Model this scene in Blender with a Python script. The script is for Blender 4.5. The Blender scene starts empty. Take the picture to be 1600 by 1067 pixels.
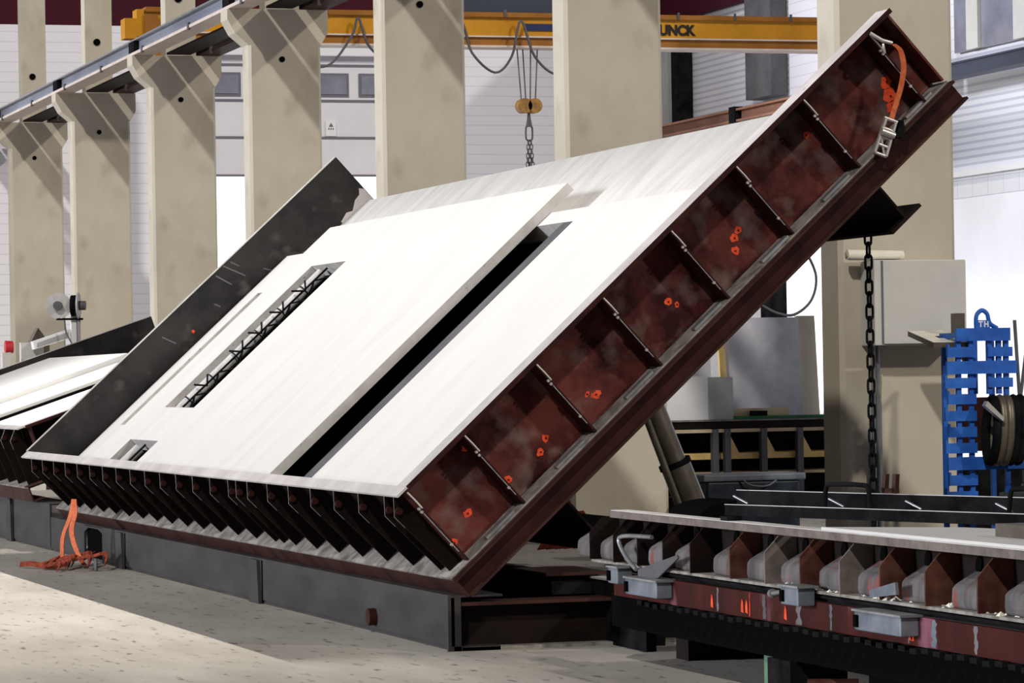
import bpy, math, random
from mathutils import Vector, Matrix
random.seed(7)
PI = math.pi
scene = bpy.context.scene
COL = scene.collection

# ------------------------------------------------------------------ camera
a = math.radians(17.2932); sa, ca = math.sin(a), math.cos(a)
rho = 0.017; cr, sr = math.cos(rho), math.sin(rho)
cam_d = bpy.data.cameras.new('camera'); cam = bpy.data.objects.new('camera', cam_d); COL.objects.link(cam)
R = Vector((sa, ca, 0)); U = Vector((0, 0, 1)); F = Vector((-ca, sa, 0))
cx = R*cr - U*sr; cy = R*sr + U*cr; cz = -F
M = Matrix(((cx.x, cy.x, cz.x), (cx.y, cy.y, cz.y), (cx.z, cy.z, cz.z))).to_4x4()
M.translation = Vector((19.483, -5.664, 1.6))
cam.matrix_world = M
cam_d.lens = 121.5; cam_d.sensor_width = 36; cam_d.sensor_fit = 'HORIZONTAL'
cam_d.shift_x = -0.0006; cam_d.shift_y = 0.0356
cam_d.clip_end = 400
scene.camera = cam

# ------------------------------------------------------------------ world, light, exposure
world = bpy.data.worlds.new('world'); scene.world = world; world.use_nodes = True
wn = world.node_tree.nodes; wl = world.node_tree.links
bgn = wn['Background']; bgn.inputs[0].default_value = (0.80, 0.86, 1.0, 1); bgn.inputs[1].default_value = 0.10
def sun(name, to, energy, color, ang):
    d = bpy.data.lights.new(name, 'SUN'); d.energy = energy; d.color = color; d.angle = math.radians(ang)
    o = bpy.data.objects.new(name, d); COL.objects.link(o)
    o.rotation_euler = Vector(to).normalized().to_track_quat('Z', 'Y').to_euler()
    o.location = (0, 0, 20)
    return o
sun('roof_light_front', (1.35, -0.9, 1.2), 1.55, (1.0, 0.95, 0.86), 2.0)
def area_light(name, loc, aim, sx, sy, power, color, spread):
    d = bpy.data.lights.new(name, 'AREA'); d.shape = 'RECTANGLE'; d.size = sx; d.size_y = sy; d.energy = power; d.color = color
    d.spread = math.radians(spread)
    o = bpy.data.objects.new(name, d); COL.objects.link(o); o.location = loc
    z = -(Vector(aim)-Vector(loc)).normalized(); x = Vector((1, 0, 0)); x = (x-z*x.dot(z)).normalized(); y = z.cross(x)
    o.rotation_euler = Matrix(((x.x, y.x, z.x), (x.y, y.y, z.y), (x.z, y.z, z.z))).to_euler()
area_light('added_floor_light', (-7.5, 3.6, 5.9), (-7.5, -2.4, 0.0), 15.0, 0.06, 470, (1.0, 0.95, 0.88), 70)  # added area light without fixture, placed to cast the rim shadow on the floor
area_light('added_left_fill', (-20, -0.5, 9.0), (-21, 1.2, 1.5), 8.0, 0.2, 150, (1.0, 0.97, 0.92), 45)  # added unseen fill that brightens the left table
sun('side_daylight', (-0.2, -1.0, 0.16), 3.0, (0.93, 0.95, 1.0), 12.0)
sun('bay_lamp_glow', (1.7, 1.25, 1.1), 0.95, (1.0, 0.92, 0.80), 2.0)
scene.view_settings.view_transform = 'Standard'
scene.view_settings.look = 'None'
scene.view_settings.exposure = 0.0
scene.view_settings.gamma = 1.0
scene.view_settings.use_curve_mapping = False

# ------------------------------------------------------------------ materials
def mat(name, c1, c2=None, scale=3.0, rough=0.7, metal=0.0, bump=0.0, detail=8.0, lo=0.35, hi=0.65,
        stretch=(1, 1, 1), speck=None, speck_scale=30, speck_lo=0.62, speck_hi=0.7, spec=0.3, emit=None, rot=(0,0,0)):
    if c1[0] > 2.2*c1[1] and c1[0] < 0.12: spec = 0.12
    m = bpy.data.materials.new(name); m.use_nodes = True
    nt = m.node_tree; N = nt.nodes; L = nt.links
    b = N['Principled BSDF']; b.inputs['Roughness'].default_value = rough; b.inputs['Metallic'].default_value = metal
    if 'Specular IOR Level' in b.inputs: b.inputs['Specular IOR Level'].default_value = spec
    if emit:
        b.inputs['Emission Color'].default_value = (*emit[0], 1); b.inputs['Emission Strength'].default_value = emit[1]
    if c2 is None:
        b.inputs['Base Color'].default_value = (*c1, 1); return m
    tc = N.new('ShaderNodeTexCoord'); mp = N.new('ShaderNodeMapping'); mp.inputs['Scale'].default_value = stretch
    mp.inputs['Rotation'].default_value = rot
    L.new(tc.outputs['Object'], mp.inputs[0])
    nz = N.new('ShaderNodeTexNoise'); nz.inputs['Scale'].default_value = scale; nz.inputs['Detail'].default_value = detail
    nz.inputs['Roughness'].default_value = 0.6
    L.new(mp.outputs[0], nz.inputs['Vector'])
    rp = N.new('ShaderNodeValToRGB'); rp.color_ramp.elements[0].position = lo; rp.color_ramp.elements[1].position = hi
    rp.color_ramp.elements[0].color = (*c1, 1); rp.color_ramp.elements[1].color = (*c2, 1)
    L.new(nz.outputs['Fac'], rp.inputs[0]); out = rp.outputs[0]
    if speck:
        n2 = N.new('ShaderNodeTexNoise'); n2.inputs['Scale'].default_value = speck_scale; n2.inputs['Detail'].default_value = 4
        L.new(mp.outputs[0], n2.inputs['Vector'])
        r2 = N.new('ShaderNodeMapRange'); r2.inputs[1].default_value = speck_lo; r2.inputs[2].default_value = speck_hi
        L.new(n2.outputs['Fac'], r2.inputs[0])
        mx = N.new('ShaderNodeMix'); mx.data_type = 'RGBA'
        L.new(r2.outputs[0], mx.inputs[0]); L.new(out, mx.inputs[6]); mx.inputs[7].default_value = (*speck, 1)
        out = mx.outputs[2]
    L.new(out, b.inputs['Base Color'])
    if bump:
        bp = N.new('ShaderNodeBump'); bp.inputs['Strength'].default_value = bump; bp.inputs['Distance'].default_value = 0.02
        L.new(nz.outputs['Fac'], bp.inputs['Height']); L.new(bp.outputs[0], b.inputs['Normal'])
    return m

def lined(name, c1, cline, axis, spacing, width, rough=0.5, extra=None):
    """panel cladding: thin darker joint lines repeated along one axis"""
    m = bpy.data.materials.new(name); m.use_nodes = True
    nt = m.node_tree; N = nt.nodes; L = nt.links; b = N['Principled BSDF']; b.inputs['Roughness'].default_value = rough
    tc = N.new('ShaderNodeTexCoord'); sp = N.new('ShaderNodeSeparateXYZ'); L.new(tc.outputs['Object'], sp.inputs[0])
    def band(out, spc, w):
        dv = N.new('ShaderNodeMath'); dv.operation = 'DIVIDE'; L.new(out, dv.inputs[0]); dv.inputs[1].default_value = spc
        fr = N.new('ShaderNodeMath'); fr.operation = 'FRACT'; L.new(dv.outputs[0], fr.inputs[0])
        lt = N.new('ShaderNodeMath'); lt.operation = 'LESS_THAN'; L.new(fr.outputs[0], lt.inputs[0]); lt.inputs[1].default_value = w/spc
        return lt.outputs[0]
    f = band(sp.outputs[axis], spacing, width)
    if extra:
        g = band(sp.outputs[extra[0]], extra[1], extra[2])
        mxm = N.new('ShaderNodeMath'); mxm.operation = 'MAXIMUM'; L.new(f, mxm.inputs[0]); L.new(g, mxm.inputs[1]); f = mxm.outputs[0]
    mx = N.new('ShaderNodeMix'); mx.data_type = 'RGBA'; L.new(f, mx.inputs[0])
    mx.inputs[6].default_value = (*c1, 1); mx.inputs[7].default_value = (*cline, 1)
    L.new(mx.outputs[2], b.inputs['Base Color'])
    return m

MT = {}
MT['column'] = mat('column_concrete', (0.47, 0.42, 0.335), (0.60, 0.55, 0.46), 1.1, 0.85, bump=0.15, lo=0.3, hi=0.7,
                   stretch=(1, 1, 0.7), speck=(0.33, 0.28, 0.21), speck_scale=2.3, speck_lo=0.56, speck_hi=0.9)
MT['floor'] = mat('floor_concrete', (0.31, 0.285, 0.25), (0.47, 0.44, 0.395), 0.9, 0.75, bump=0.3, lo=0.3, hi=0.65,
                  stretch=(0.35, 1.2, 1), speck=(0.12, 0.10, 0.09), speck_scale=12.0, speck_lo=0.60, speck_hi=0.72)
MT['slab'] = mat('smooth_white_concrete', (0.56, 0.55, 0.545), (0.63, 0.62, 0.605), 1.2, 0.6, lo=0.3, hi=0.7, stretch=(3.0, 0.6, 1))
MT['slab_rough'] = mat('rough_pale_concrete', (0.50, 0.485, 0.47), (0.63, 0.61, 0.59), 2.5, 0.8, bump=0.2, lo=0.3, hi=0.6, stretch=(2.0, 0.6, 1))
MT['slab_edge'] = mat('grey_cut_concrete', (0.40, 0.38, 0.37), (0.52, 0.50, 0.49), 6, 0.8, speck=(0.2, 0.18, 0.17), speck_scale=14, speck_lo=0.66, speck_hi=0.72)
MT['sill'] = mat('worn_grey_steel_rim', (0.44, 0.41, 0.41), (0.60, 0.57, 0.57), 2.2, 0.55, 0.1, lo=0.35, hi=0.65, speck=(0.25, 0.2, 0.2), speck_scale=9, speck_lo=0.68, speck_hi=0.78)
MT['dark_steel'] = mat('blackened_form_steel', (0.012, 0.011, 0.013), (0.040, 0.036, 0.036), 2.4, 0.5, 0.3, lo=0.35, hi=0.75, speck=(0.12, 0.11, 0.105), speck_scale=3.5, speck_lo=0.62, speck_hi=0.9)
MT['red'] = mat('red_primer_steel', (0.016, 0.005, 0.005), (0.055, 0.015, 0.013), 4.0, 0.6, 0.1, lo=0.3, hi=0.7)
MT['red_web'] = mat('dusty_red_web_steel', (0.026, 0.005, 0.005), (0.135, 0.033, 0.029), 3.2, 0.6, 0.05, lo=0.36, hi=0.62,
                    speck=(0.20, 0.14, 0.13), speck_scale=5.0, speck_lo=0.50, speck_hi=0.86)
MT['red_dark'] = mat('dark_brown_primer_steel', (0.004, 0.002, 0.002), (0.012, 0.0045, 0.004), 5.0, 0.65, 0.0, spec=0.15)
MT['brown'] = mat('brown_primer_channel', (0.032, 0.013, 0.011), (0.066, 0.028, 0.024), 3.0, 0.6, 0.1)
MT['dust'] = mat('cement_dusted_flange', (0.12, 0.11, 0.10), (0.29, 0.27, 0.25), 9.0, 0.85, bump=0.2, lo=0.35, hi=0.6)
MT['orange_mark'] = mat('orange_marking_paint', (0.60, 0.045, 0.012), (0.85, 0.10, 0.03), 25, 0.6)
MT['weld'] = mat('bright_weld_bead', (0.62, 0.58, 0.56), rough=0.35, metal=0.6)
MT['galv'] = mat('galvanised_steel', (0.26, 0.27, 0.28), (0.42, 0.43, 0.45), 8, 0.4, 0.7)
MT['plinth'] = mat('grey_plinth_steel', (0.022, 0.021, 0.022), (0.048, 0.045, 0.046), 1.6, 0.6, 0.15, lo=0.3, hi=0.7, stretch=(1, 1, 3))
MT['black'] = mat('black_steel', (0.004, 0.004, 0.005), (0.014, 0.014, 0.016), 5, 0.85, 0.0, spec=0.04)
MT['void'] = mat('dead_black', (0.004, 0.004, 0.004), rough=0.95, spec=0.0)  # matt black, also the painted dark inside holes and gaps
MT['strap'] = mat('orange_webbing', (0.42, 0.075, 0.022), (0.60, 0.15, 0.055), 30, 0.7)
MT['strap_dull'] = mat('dull_orange_webbing', (0.08, 0.014, 0.007), (0.28, 0.05, 0.024), 18, 0.75)
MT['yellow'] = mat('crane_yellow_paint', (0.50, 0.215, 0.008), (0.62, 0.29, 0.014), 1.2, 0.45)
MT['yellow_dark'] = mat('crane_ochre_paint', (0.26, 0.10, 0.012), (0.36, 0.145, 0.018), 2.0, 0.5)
MT['hook_block'] = mat('grubby_yellow_paint', (0.20, 0.10, 0.025), (0.42, 0.23, 0.06), 9, 0.5)
MT['white'] = mat('white_paint', (0.80, 0.80, 0.82), rough=0.5)
MT['cab'] = mat('light_grey_cabinet', (0.56, 0.55, 0.53), (0.62, 0.61, 0.59), 3, 0.5)
MT['wall_end'] = lined('horizontal_white_cladding', (0.84, 0.83, 0.91), (0.70, 0.69, 0.78), 2, 0.20, 0.02)
MT['wall_side'] = lined('ribbed_white_cladding', (0.72, 0.73, 0.80), (0.50, 0.52, 0.62), 2, 0.12, 0.045)
MT['wall_block'] = lined('pale_block_wall', (0.74, 0.75, 0.80), (0.52, 0.53, 0.60), 2, 0.30, 0.015, extra=(0, 0.6, 0.015))
MT['wall_low'] = mat('bright_white_plaster', (0.80, 0.81, 0.87), (0.86, 0.87, 0.92), 1.0, 0.7)
MT['maroon'] = mat('dark_maroon_wall', (0.055, 0.008, 0.018), rough=0.7)
MT['door'] = mat('sectional_door_white', (0.70, 0.69, 0.76), (0.76, 0.75, 0.82), 1.0, 0.5)
MT['frame'] = mat('door_seam_grey', (0.16, 0.16, 0.20), rough=0.5)
MT['pane'] = mat('smoked_door_glass', (0.19, 0.20, 0.26), (0.26, 0.27, 0.34), 2, 0.15)
MT['daylight'] = mat('daylight_glow', (0.9, 0.95, 1.0), (0.75, 0.95, 0.95), 2, 0.4, emit=((0.93, 0.98, 1.0), 0.9))
MT['rail'] = mat('blue_grey_runway_steel', (0.17, 0.19, 0.25), (0.27, 0.30, 0.37), 1.5, 0.45, 0.3, stretch=(0.3, 1, 1))
MT['rail_low'] = mat('pinkish_flange_edge', (0.60, 0.50, 0.46), (0.72, 0.62, 0.57), 2.0, 0.5)
MT['rust'] = mat('rust_red_beam', (0.24, 0.10, 0.06), (0.42, 0.22, 0.14), 1.5, 0.6, stretch=(0.3, 1, 1))
MT['navy'] = mat('dark_blue_beam', (0.045, 0.055, 0.085), rough=0.5)
MT['darkpost'] = mat('dark_grey_post', (0.07, 0.07, 0.08), (0.12, 0.12, 0.13), 2, 0.6)
MT['midpost'] = mat('mid_grey_post', (0.32, 0.32, 0.33), (0.40, 0.40, 0.41), 2, 0.6)
MT['blue'] = mat('bright_blue_rack_paint', (0.014, 0.085, 0.42), (0.03, 0.16, 0.62), 5, 0.45)
MT['wood'] = mat('weathered_timber', (0.40, 0.30, 0.18), (0.62, 0.50, 0.34), 6, 0.8, stretch=(1, 0.3, 1))
MT['wood_yellow'] = mat('yellow_formwork_timber', (0.60, 0.40, 0.14), (0.78, 0.56, 0.24), 6, 0.7)
MT['green'] = mat('green_painted_rail', (0.015, 0.11, 0.035), (0.03, 0.18, 0.06), 4, 0.6)
MT['board'] = mat('grey_sheet_board', (0.50, 0.49, 0.55), (0.70, 0.69, 0.76), 2.2, 0.6)
MT['box_grey'] = mat('grey_concrete_block', (0.40, 0.41, 0.41), (0.46, 0.47, 0.47), 4, 0.8)
MT['bin'] = mat('dark_navy_plastic', (0.010, 0.014, 0.025), (0.03, 0.04, 0.06), 6, 0.4)
MT['bin_lid'] = mat('grey_blue_plastic_lid', (0.10, 0.12, 0.15), (0.18, 0.20, 0.24), 6, 0.4)
MT['oldmetal'] = mat('bronze_grey_metal', (0.10, 0.085, 0.065), (0.17, 0.15, 0.12), 6, 0.4, 0.5)
MT['flat_red'] = mat('stained_red_fascia', (0.028, 0.006, 0.005), (0.060, 0.011, 0.009), 3, 0.6, speck=(0.20, 0.08, 0.11), speck_scale=3.2, speck_lo=0.60, speck_hi=0.72, stretch=(1.2, 1, 0.35))
MT['rib_a'] = mat('rust_red_rib', (0.05, 0.014, 0.012), (0.12, 0.05, 0.036), 7, 0.7)
MT['rib_b'] = mat('cement_grey_rib', (0.10, 0.085, 0.08), (0.19, 0.155, 0.14), 9, 0.8)
MT['hump'] = mat('cement_splashed_foot', (0.06, 0.055, 0.06), (0.15, 0.14, 0.145), 6, 0.8, speck=(0.20, 0.06, 0.055), speck_scale=9, speck_lo=0.6, speck_hi=0.68, stretch=(1.5, 1, 0.5))
MT['bluegrey'] = mat('blue_grey_clamp_paint', (0.09, 0.11, 0.14), (0.20, 0.22, 0.26), 6, 0.5, 0.2)
MT['paper'] = mat('cream_paper', (0.74, 0.70, 0.60), (0.82, 0.79, 0.70), 5, 0.8)
MT['leg_green'] = mat('dull_green_paint', (0.04, 0.12, 0.07), (0.10, 0.20, 0.13), 5, 0.6)
MT['redbit'] = mat('red_plastic', (0.55, 0.03, 0.04), rough=0.5)
MT['sign_blue'] = mat('blue_sign_plate', (0.02, 0.03, 0.10), rough=0.4)
MT['ink'] = mat('black_stencil_paint', (0.012, 0.010, 0.010), rough=0.6)
MT['sheave'] = mat('grey_cable_drum', (0.45, 0.44, 0.45), (0.56, 0.55, 0.56), 8, 0.5)

# ------------------------------------------------------------------ mesh helper
class MB:
    def __init__(s): s.v = []; s.f = []; s.m = []; s.sm = []
    def face(s, pts, m=0, smooth=False):
        i = len(s.v); s.v += [tuple(p) for p in pts]; s.f.append(tuple(range(i, i+len(pts)))); s.m.append(m); s.sm.append(smooth)
    def add(s, vs, fs, m=0, smooth=False):
        i = len(s.v); s.v += [tuple(p) for p in vs]
        for f in fs: s.f.append(tuple(i+k for k in f)); s.m.append(m); s.sm.append(smooth)
    def box(s, x0, x1, y0, y1, z0, z1, m=0):
        if x0 > x1: x0, x1 = x1, x0
        if y0 > y1: y0, y1 = y1, y0
        if z0 > z1: z0, z1 = z1, z0
        v = [(x, y, z) for x in (x0, x1) for y in (y0, y1) for z in (z0, z1)]
        s.add(v, [(0, 1, 3, 2), (4, 6, 7, 5), (0, 4, 5, 1), (2, 3, 7, 6), (0, 2, 6, 4), (1, 5, 7, 3)], m); return s
    def prism(s, poly, axis, a0, a1, m=0):
        """poly of 2-d points in the other two axes (order: x,y,z without axis)"""
        def P(p, t):
            q = list(p); q.insert(axis, t); return tuple(q)
        n = len(poly); A = sum(poly[i][0]*poly[(i+1) % n][1]-poly[(i+1) % n][0]*poly[i][1] for i in range(n))
        if A < 0: poly = poly[::-1]
        if axis == 1: poly = poly[::-1]
        v = [P(p, a0) for p in poly]+[P(p, a1) for p in poly]
        f = [tuple(range(n))[::-1], tuple(range(n, 2*n))]+[(i, (i+1) % n, n+(i+1) % n, n+i) for i in range(n)]
        s.add(v, f, m); return s
    def tube(s, pts, r, seg=10, m=0, cap=True, closed=False):
        pts = [Vector(p) for p in pts]; n = len(pts); rings = []
        up = None
        for i, p in enumerate(pts):
            if closed: t = pts[(i+1) % n]-pts[i-1]
            else: t = (pts[min(i+1, n-1)]-pts[max(i-1, 0)])
            t.normalize()
            if up is None:
                up = Vector((0, 0, 1)) if abs(t.z) < 0.9 else Vector((1, 0, 0))
            x = up.cross(t); x.normalize(); y = t.cross(x); up = y
            rr = r[i] if isinstance(r, (list, tuple)) else r
            rings.append([p+x*math.cos(2*PI*k/seg)*rr+y*math.sin(2*PI*k/seg)*rr for k in range(seg)])
        v = [q for g in rings for q in g]; f = []
        for i in range(n if closed else n-1):
            j = (i+1) % n
            for k in range(seg): f.append((i*seg+k, i*seg+(k+1) % seg, j*seg+(k+1) % seg, j*seg+k))
        s.add(v, f, m, True)
        if cap and not closed:
            s.face([tuple(q) for q in rings[0][::-1]], m); s.face([tuple(q) for q in rings[-1]], m)
        return s
    def ribbon(s, pts, side, w, t=0.004, m=0):
        """flat strap along pts, width w along 'side', thickness t"""
        pts = [Vector(p) for p in pts]; sd = Vector(side).normalized()*w/2; v = []; n = len(pts)
        for i, p in enumerate(pts):
            tg = pts[min(i+1, n-1)]-pts[max(i-1, 0)]; nn = tg.cross(sd).normalized()*t/2
            v += [p-sd-nn, p+sd-nn, p+sd+nn, p-sd+nn]
        f = [(0, 3, 2, 1), (4*n-4, 4*n-3, 4*n-2, 4*n-1)]
        for i in range(n-1):
            for k in range(4): f.append((4*i+k, 4*i+(k+1) % 4, 4*i+4+(k+1) % 4, 4*i+4+k))
        s.add(v, f, m); return s
    def ibeam(s, y0, y1, z0, z1, x0, x1, tf=0.018, tw=0.014, m=0, mf=None):
        """I section in y,z run along x"""
        mf = m if mf is None else mf
        s.box(x0, x1, y0, y1, z0, z0+tf, mf); s.box(x0, x1, y0, y1, z1-tf, z1, mf)
        c = (y0+y1)/2; s.box(x0, x1, c-tw/2, c+tw/2, z0+tf, z1-tf, m); return s
    def build(s, name, mats, parent=None, off=None, bevel=0):
        if not isinstance(mats, (list, tuple)): mats = [mats]
        me = bpy.data.meshes.new(name)
        vs = s.v if off is None else [(p[0]-off[0], p[1]-off[1], p[2]-off[2]) for p in s.v]
        me.from_pydata(vs, [], s.f); me.update()
        for k in mats: me.materials.append(MT[k])
        for p, mi, sm in zip(me.polygons, s.m, s.sm): p.material_index = mi; p.use_smooth = sm
        o = bpy.data.objects.new(name, me); COL.objects.link(o)
        if parent: o.parent = parent
        if bevel:
            b = o.modifiers.new('bevel', 'BEVEL'); b.width = bevel; b.segments = 2; b.limit_method = 'ANGLE'
        return o
def tag(o, label=None, cat=None, group=None, kind=None):
    if label: o['label'] = label
    if cat: o['category'] = cat
    if group: o['group'] = group
    if kind: o['kind'] = kind
    return o
def thing(name, label, cat, loc=(0, 0, 0), rot=(0, 0, 0), group=None):
    o = bpy.data.objects.new(name, None); COL.objects.link(o); o.location = loc; o.rotation_euler = rot
    o.empty_display_size = 0.2
    return tag(o, label, cat, group)
def copy_tree(root, loc=None, label=None):
    r = root.copy(); COL.objects.link(r)
    if loc is not None: r.location = loc
    if label: r['label'] = label
    for ch in list(root.children):
        c = ch.copy(); COL.objects.link(c); c.parent = r
        for g in ch.children:
            d = g.copy(); COL.objects.link(d); d.parent = c
    return r
def solo(mb, name, mats, label, cat, group=None, base=None, bevel=0, kind=None):
    """a thing that is one mesh; its origin sits at the middle of its base"""
    xs = [v[0] for v in mb.v]; ys = [v[1] for v in mb.v]; zs = [v[2] for v in mb.v]
    off = base or ((min(xs)+max(xs))/2, (min(ys)+max(ys))/2, min(zs))
    o = mb.build(name, mats, off=off, bevel=bevel); o.location = off
    return tag(o, label, cat, group, kind)
def struct(mb, name, mats, parent=None):
    o = mb.build(name, mats, parent)
    if not parent: o['kind'] = 'structure'
    return o

# ================================================================== SETTING
struct(MB().box(-75, 24, -16, 26, -0.3, 0.0), 'floor', 'floor')
# end wall (far end of both bays) with the sectional door set in it
w = MB()
XE = -48.6
w.box(XE-0.3, XE, -16, 8.6, 0, 8.75); w.box(XE-0.3, XE, 12.9, 19.3, 0, 8.75); w.box(XE-0.3, XE, 8.6, 12.9, 8.2, 8.75)
w.box(XE-0.3, XE, -16, 19.3, 8.75, 14, 1)
struct(w, 'wall_end', ['wall_end', 'maroon'])
# side wall of the far bay, in zones
w = MB()
YS = 19.0
w.box(-48.6, 2, YS, YS+0.3, 0, 4.50, 0)
w.box(-48.6, 2, YS, YS+0.3, 4.50, 4.95, 1)
w.box(-48.6, -41.7, YS, YS+0.3, 4.95, 11, 2)
w.box(-41.7, 2, YS, YS+0.3, 4.95, 6.9, 2)
w.box(-41.7, 2, YS, YS+0.3, 6.9, 11, 3)
struct(w, 'wall_side', ['wall_low', 'wall_block', 'wall_side', 'wall_end'])
struct(MB().box(-41, 2, YS-0.10, YS, 4.86, 4.95), 'trim_1', 'white')
struct(MB().box(-48.6, 2, YS-0.12, YS, 8.9, 11), 'trim_2', 'maroon')
# sectional door, raised part way; daylight behind the opening
dr = MB(); dr.box(XE-0.22, XE-0.14, 8.6, 12.9, 5.76, 8.2)
door = struct(dr, 'door_1', 'door')
for z in (5.78, 6.55, 7.30, 8.02):
    MB().box(XE-0.15, XE-0.115, 8.6, 12.9, z-0.02, z+0.02).build('door_seam', 'frame', door)
for y0, y1 in ((9.0, 9.93), (10.32, 11.13), (11.32, 12.18), (12.39, 12.85)):
    f = MB().box(XE-0.15, XE-0.12, y0, y1, 7.38, 7.86).build('window_frame', 'frame', door)
    MB().box(XE-0.125, XE-0.105, y0+0.05, y1-0.05, 7.43, 7.81).build('pane', 'pane', f)
p = MB().box(XE-0.14, XE-0.11, 11.68, 11.90, 6.58, 6.88).build('notice_sheet', 'white', door)
s_ = MB(); s_.prism([(11.74, 6.77), (11.84, 6.77), (11.79, 6.85)], 0, XE-0.112, XE-0.106)
for k in range(3): s_.box(XE-0.112, XE-0.106, 11.73+k*0.045, 11.755+k*0.045, 6.71, 6.745)
s_.build('notice_symbol', 'frame', p)
wd = MB().box(XE-0.42, XE-0.36, 8.4, 13.1, 0, 5.9)
struct(wd, 'daylight_sheet', 'daylight')  # glowing sheet added for the bright outdoors beyond the open door
# daylight slot in the side wall, seen between the columns
wd = MB().box(-41.9, -40.0, YS-0.05, YS-0.02, 0.9, 4.2); struct(wd, 'window_2', 'daylight')
# posts of the side wall
for i, (x0, x1, mk, z0, z1) in enumerate(((-43.1, -41.75, 'darkpost', 6.9, 9), (-47.3, -46.95, 'black', 6.3, 8.9), (-48.4, -47.5, 'midpost', 6.3, 8.9), (-42.5, -41.95, 'black', 0, 4.6))):
    struct(MB().box(x0, x1, YS-0.35, YS-0.02, z0, z1), 'trim_%d' % (i+3), mk)
# out-of-focus tall window high on the side wall, right edge
g = MB(); g.box(-34, -28.5, YS-0.10, YS-0.02, 6.95, 8.8); wd = struct(g, 'window_3', 'pane')
for x in (-33.4, -31.6): MB().box(x, x+0.45, YS-0.16, YS-0.08, 6.95, 8.8).build('window_frame', 'cab', wd)

# ------------------------------------------------------------------ columns
def make_column(label):
    t = thing('concrete_column', label, 'column', group='row of precast columns between the two bays')
    sh = MB(); c = 0.035; z1 = 6.05
    sh.prism([(-0.4, 4.62+c), (-0.4+c, 4.62), (-c, 4.62), (0, 4.62+c), (0, 5.60-c), (-c, 5.60), (-0.4+c, 5.60), (-0.4, 5.60-c)], 2, 0, z1)
    sh.build('shaft', 'column', t, off=(0, 5.1, 0))
    co = MB(); co.prism([(4.62, 6.05), (5.60, 6.05), (5.70, 6.22), (5.70, 6.52), (4.34, 6.52), (4.34, 6.38), (4.44, 6.20)], 0, -0.4, 0)
    co.build('corbel', 'column', t, off=(0, 5.1, 0))
    MB().box(-0.37, -0.03, 4.86, 5.32, 6.52, 10.5).build('upper_shaft', 'column', t, off=(0, 5.1, 0))
    h = MB().tube([(-0.02, 5.07, 5.86), (0.012, 5.07, 5.86)], 0.04, 10); h.build('anchor_hole', 'void', t, off=(0, 5.1, 0))
    h = MB().tube([(-0.05, 5.06, 7.38), (-0.012, 5.06, 7.38)], 0.06, 10); h.build('anchor_hole', 'void', t, off=(0, 5.1, 0))
    return t
clabels = ['widest concrete column at right, carrying the grey cabinet',
           'broad concrete column behind the top of the tilted table, right of the crane hook',
           'concrete column in the middle, left of the crane hook',
           'fourth concrete column from the left edge, its haunch cut by crossing shadows',
           'third concrete column from the left edge, haunched under the crane beam',
           'second concrete column from the left edge, behind the cable reels',
           'farthest concrete column, at the left edge of the picture']
cxs = [-5.07, -11.7, -18.3, -25.0, -31.5, -38.2, -44.8]
col0 = make_column(clabels[0]); col0.location = (cxs[0], 5.1, 0)
for x, l in zip(cxs[1:], clabels[1:]): copy_tree(col0, (x, 5.1, 0), l)

# ------------------------------------------------------------------ runway beams on the corbels
def runway(name_label, y0, y1, webm, x0, x1, kb):
    t = thing('crane_runway_beam', name_label, 'crane beam', (0, (y0+y1)/2, 6.52))
    off = t.location
    MB().box(x0, x1, y0, y1, 6.522, 6.565).build('bottom_flange', kb[0], t, off=off)
    MB().box(x0, x1, (y0+y1)/2-0.06, (y0+y1)/2+0.02, 6.565, 6.74).build('web', webm, t, off=off)
    MB().box(x0, x1, y0+0.02, y1-0.02, 6.74, 6.765).build('top_flange', kb[1], t, off=off)
    MB().box(x0, x1, (y0+y1)/2-0.05, (y0+y1)/2+0.01, 6.765, 6.80).build('rail', 'galv', t, off=off)
    for cx_ in cxs:
        MB().box(cx_-0.42, cx_-0.02, y0+0.01, (y0+y1)/2-0.061, 6.566, 6.738).build('joint_plate', 'black', t, off=off)
    x = x0+1.0
    while x < x1:
        MB().box(x, x+0.10, y0-0.012, y0+0.02, 6.50, 6.60).build('rail_clip', 'darkpost', t, off=off)
        x += 3.3
    return t
runway('blue-grey crane runway beam on the left haunches of the column row', 4.36, 4.66, 'rail', -48.4, 3.0, ('rail_low', 'galv'))
runway('dark crane runway beam on the right haunches of the column row', 5.40, 5.68, 'red_dark', -48.4, 3.0, ('brown', 'black'))
wk = thing('walkway', 'dark grating walkway between the two crane beams on the column heads', 'walkway', (-22, 5.03, 6.53)); off = wk.location
for a_, b_ in zip([3.0]+[c-0.42 for c in cxs], [c+0.02 for c in cxs]+[-48.3]):
    MB().box(b_, a_, 4.86, 5.22, 6.53, 6.56).build('grating', 'red_dark', wk, off=off)
# far runway beam along the side wall
t = thing('crane_runway_beam', 'rust-red crane beam along the far side wall, seen between the two right columns', 'crane beam', (-40, 18.2, 6.41)); off = t.location
MB().box(-48.4, -34.0, 18.05, 18.35, 6.41, 6.45).build('bottom_flange', 'rust', t, off=off)
MB().box(-48.4, -34.0, 18.16, 18.22, 6.45, 6.62).build('web', 'rust', t, off=off)
MB().box(-48.4, -34.0, 18.05, 18.35, 6.62, 6.66).build('top_flange', 'rust', t, off=off)
MB().box(-42.4, -42.1, 18.02, 18.20, 6.40, 6.70).build('joint_plate', 'black', t, off=off)
b = MB().ibeam(18.05, 18.35, 6.38, 6.63, -33.9, 0, 0.03, 0.05); b.box(-33.9, 0, 18.08, 18.16, 6.41, 6.60)
solo(b, 'crane_runway_beam', 'navy', 'dark blue crane beam along the far side wall at the right edge', 'crane beam')

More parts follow.
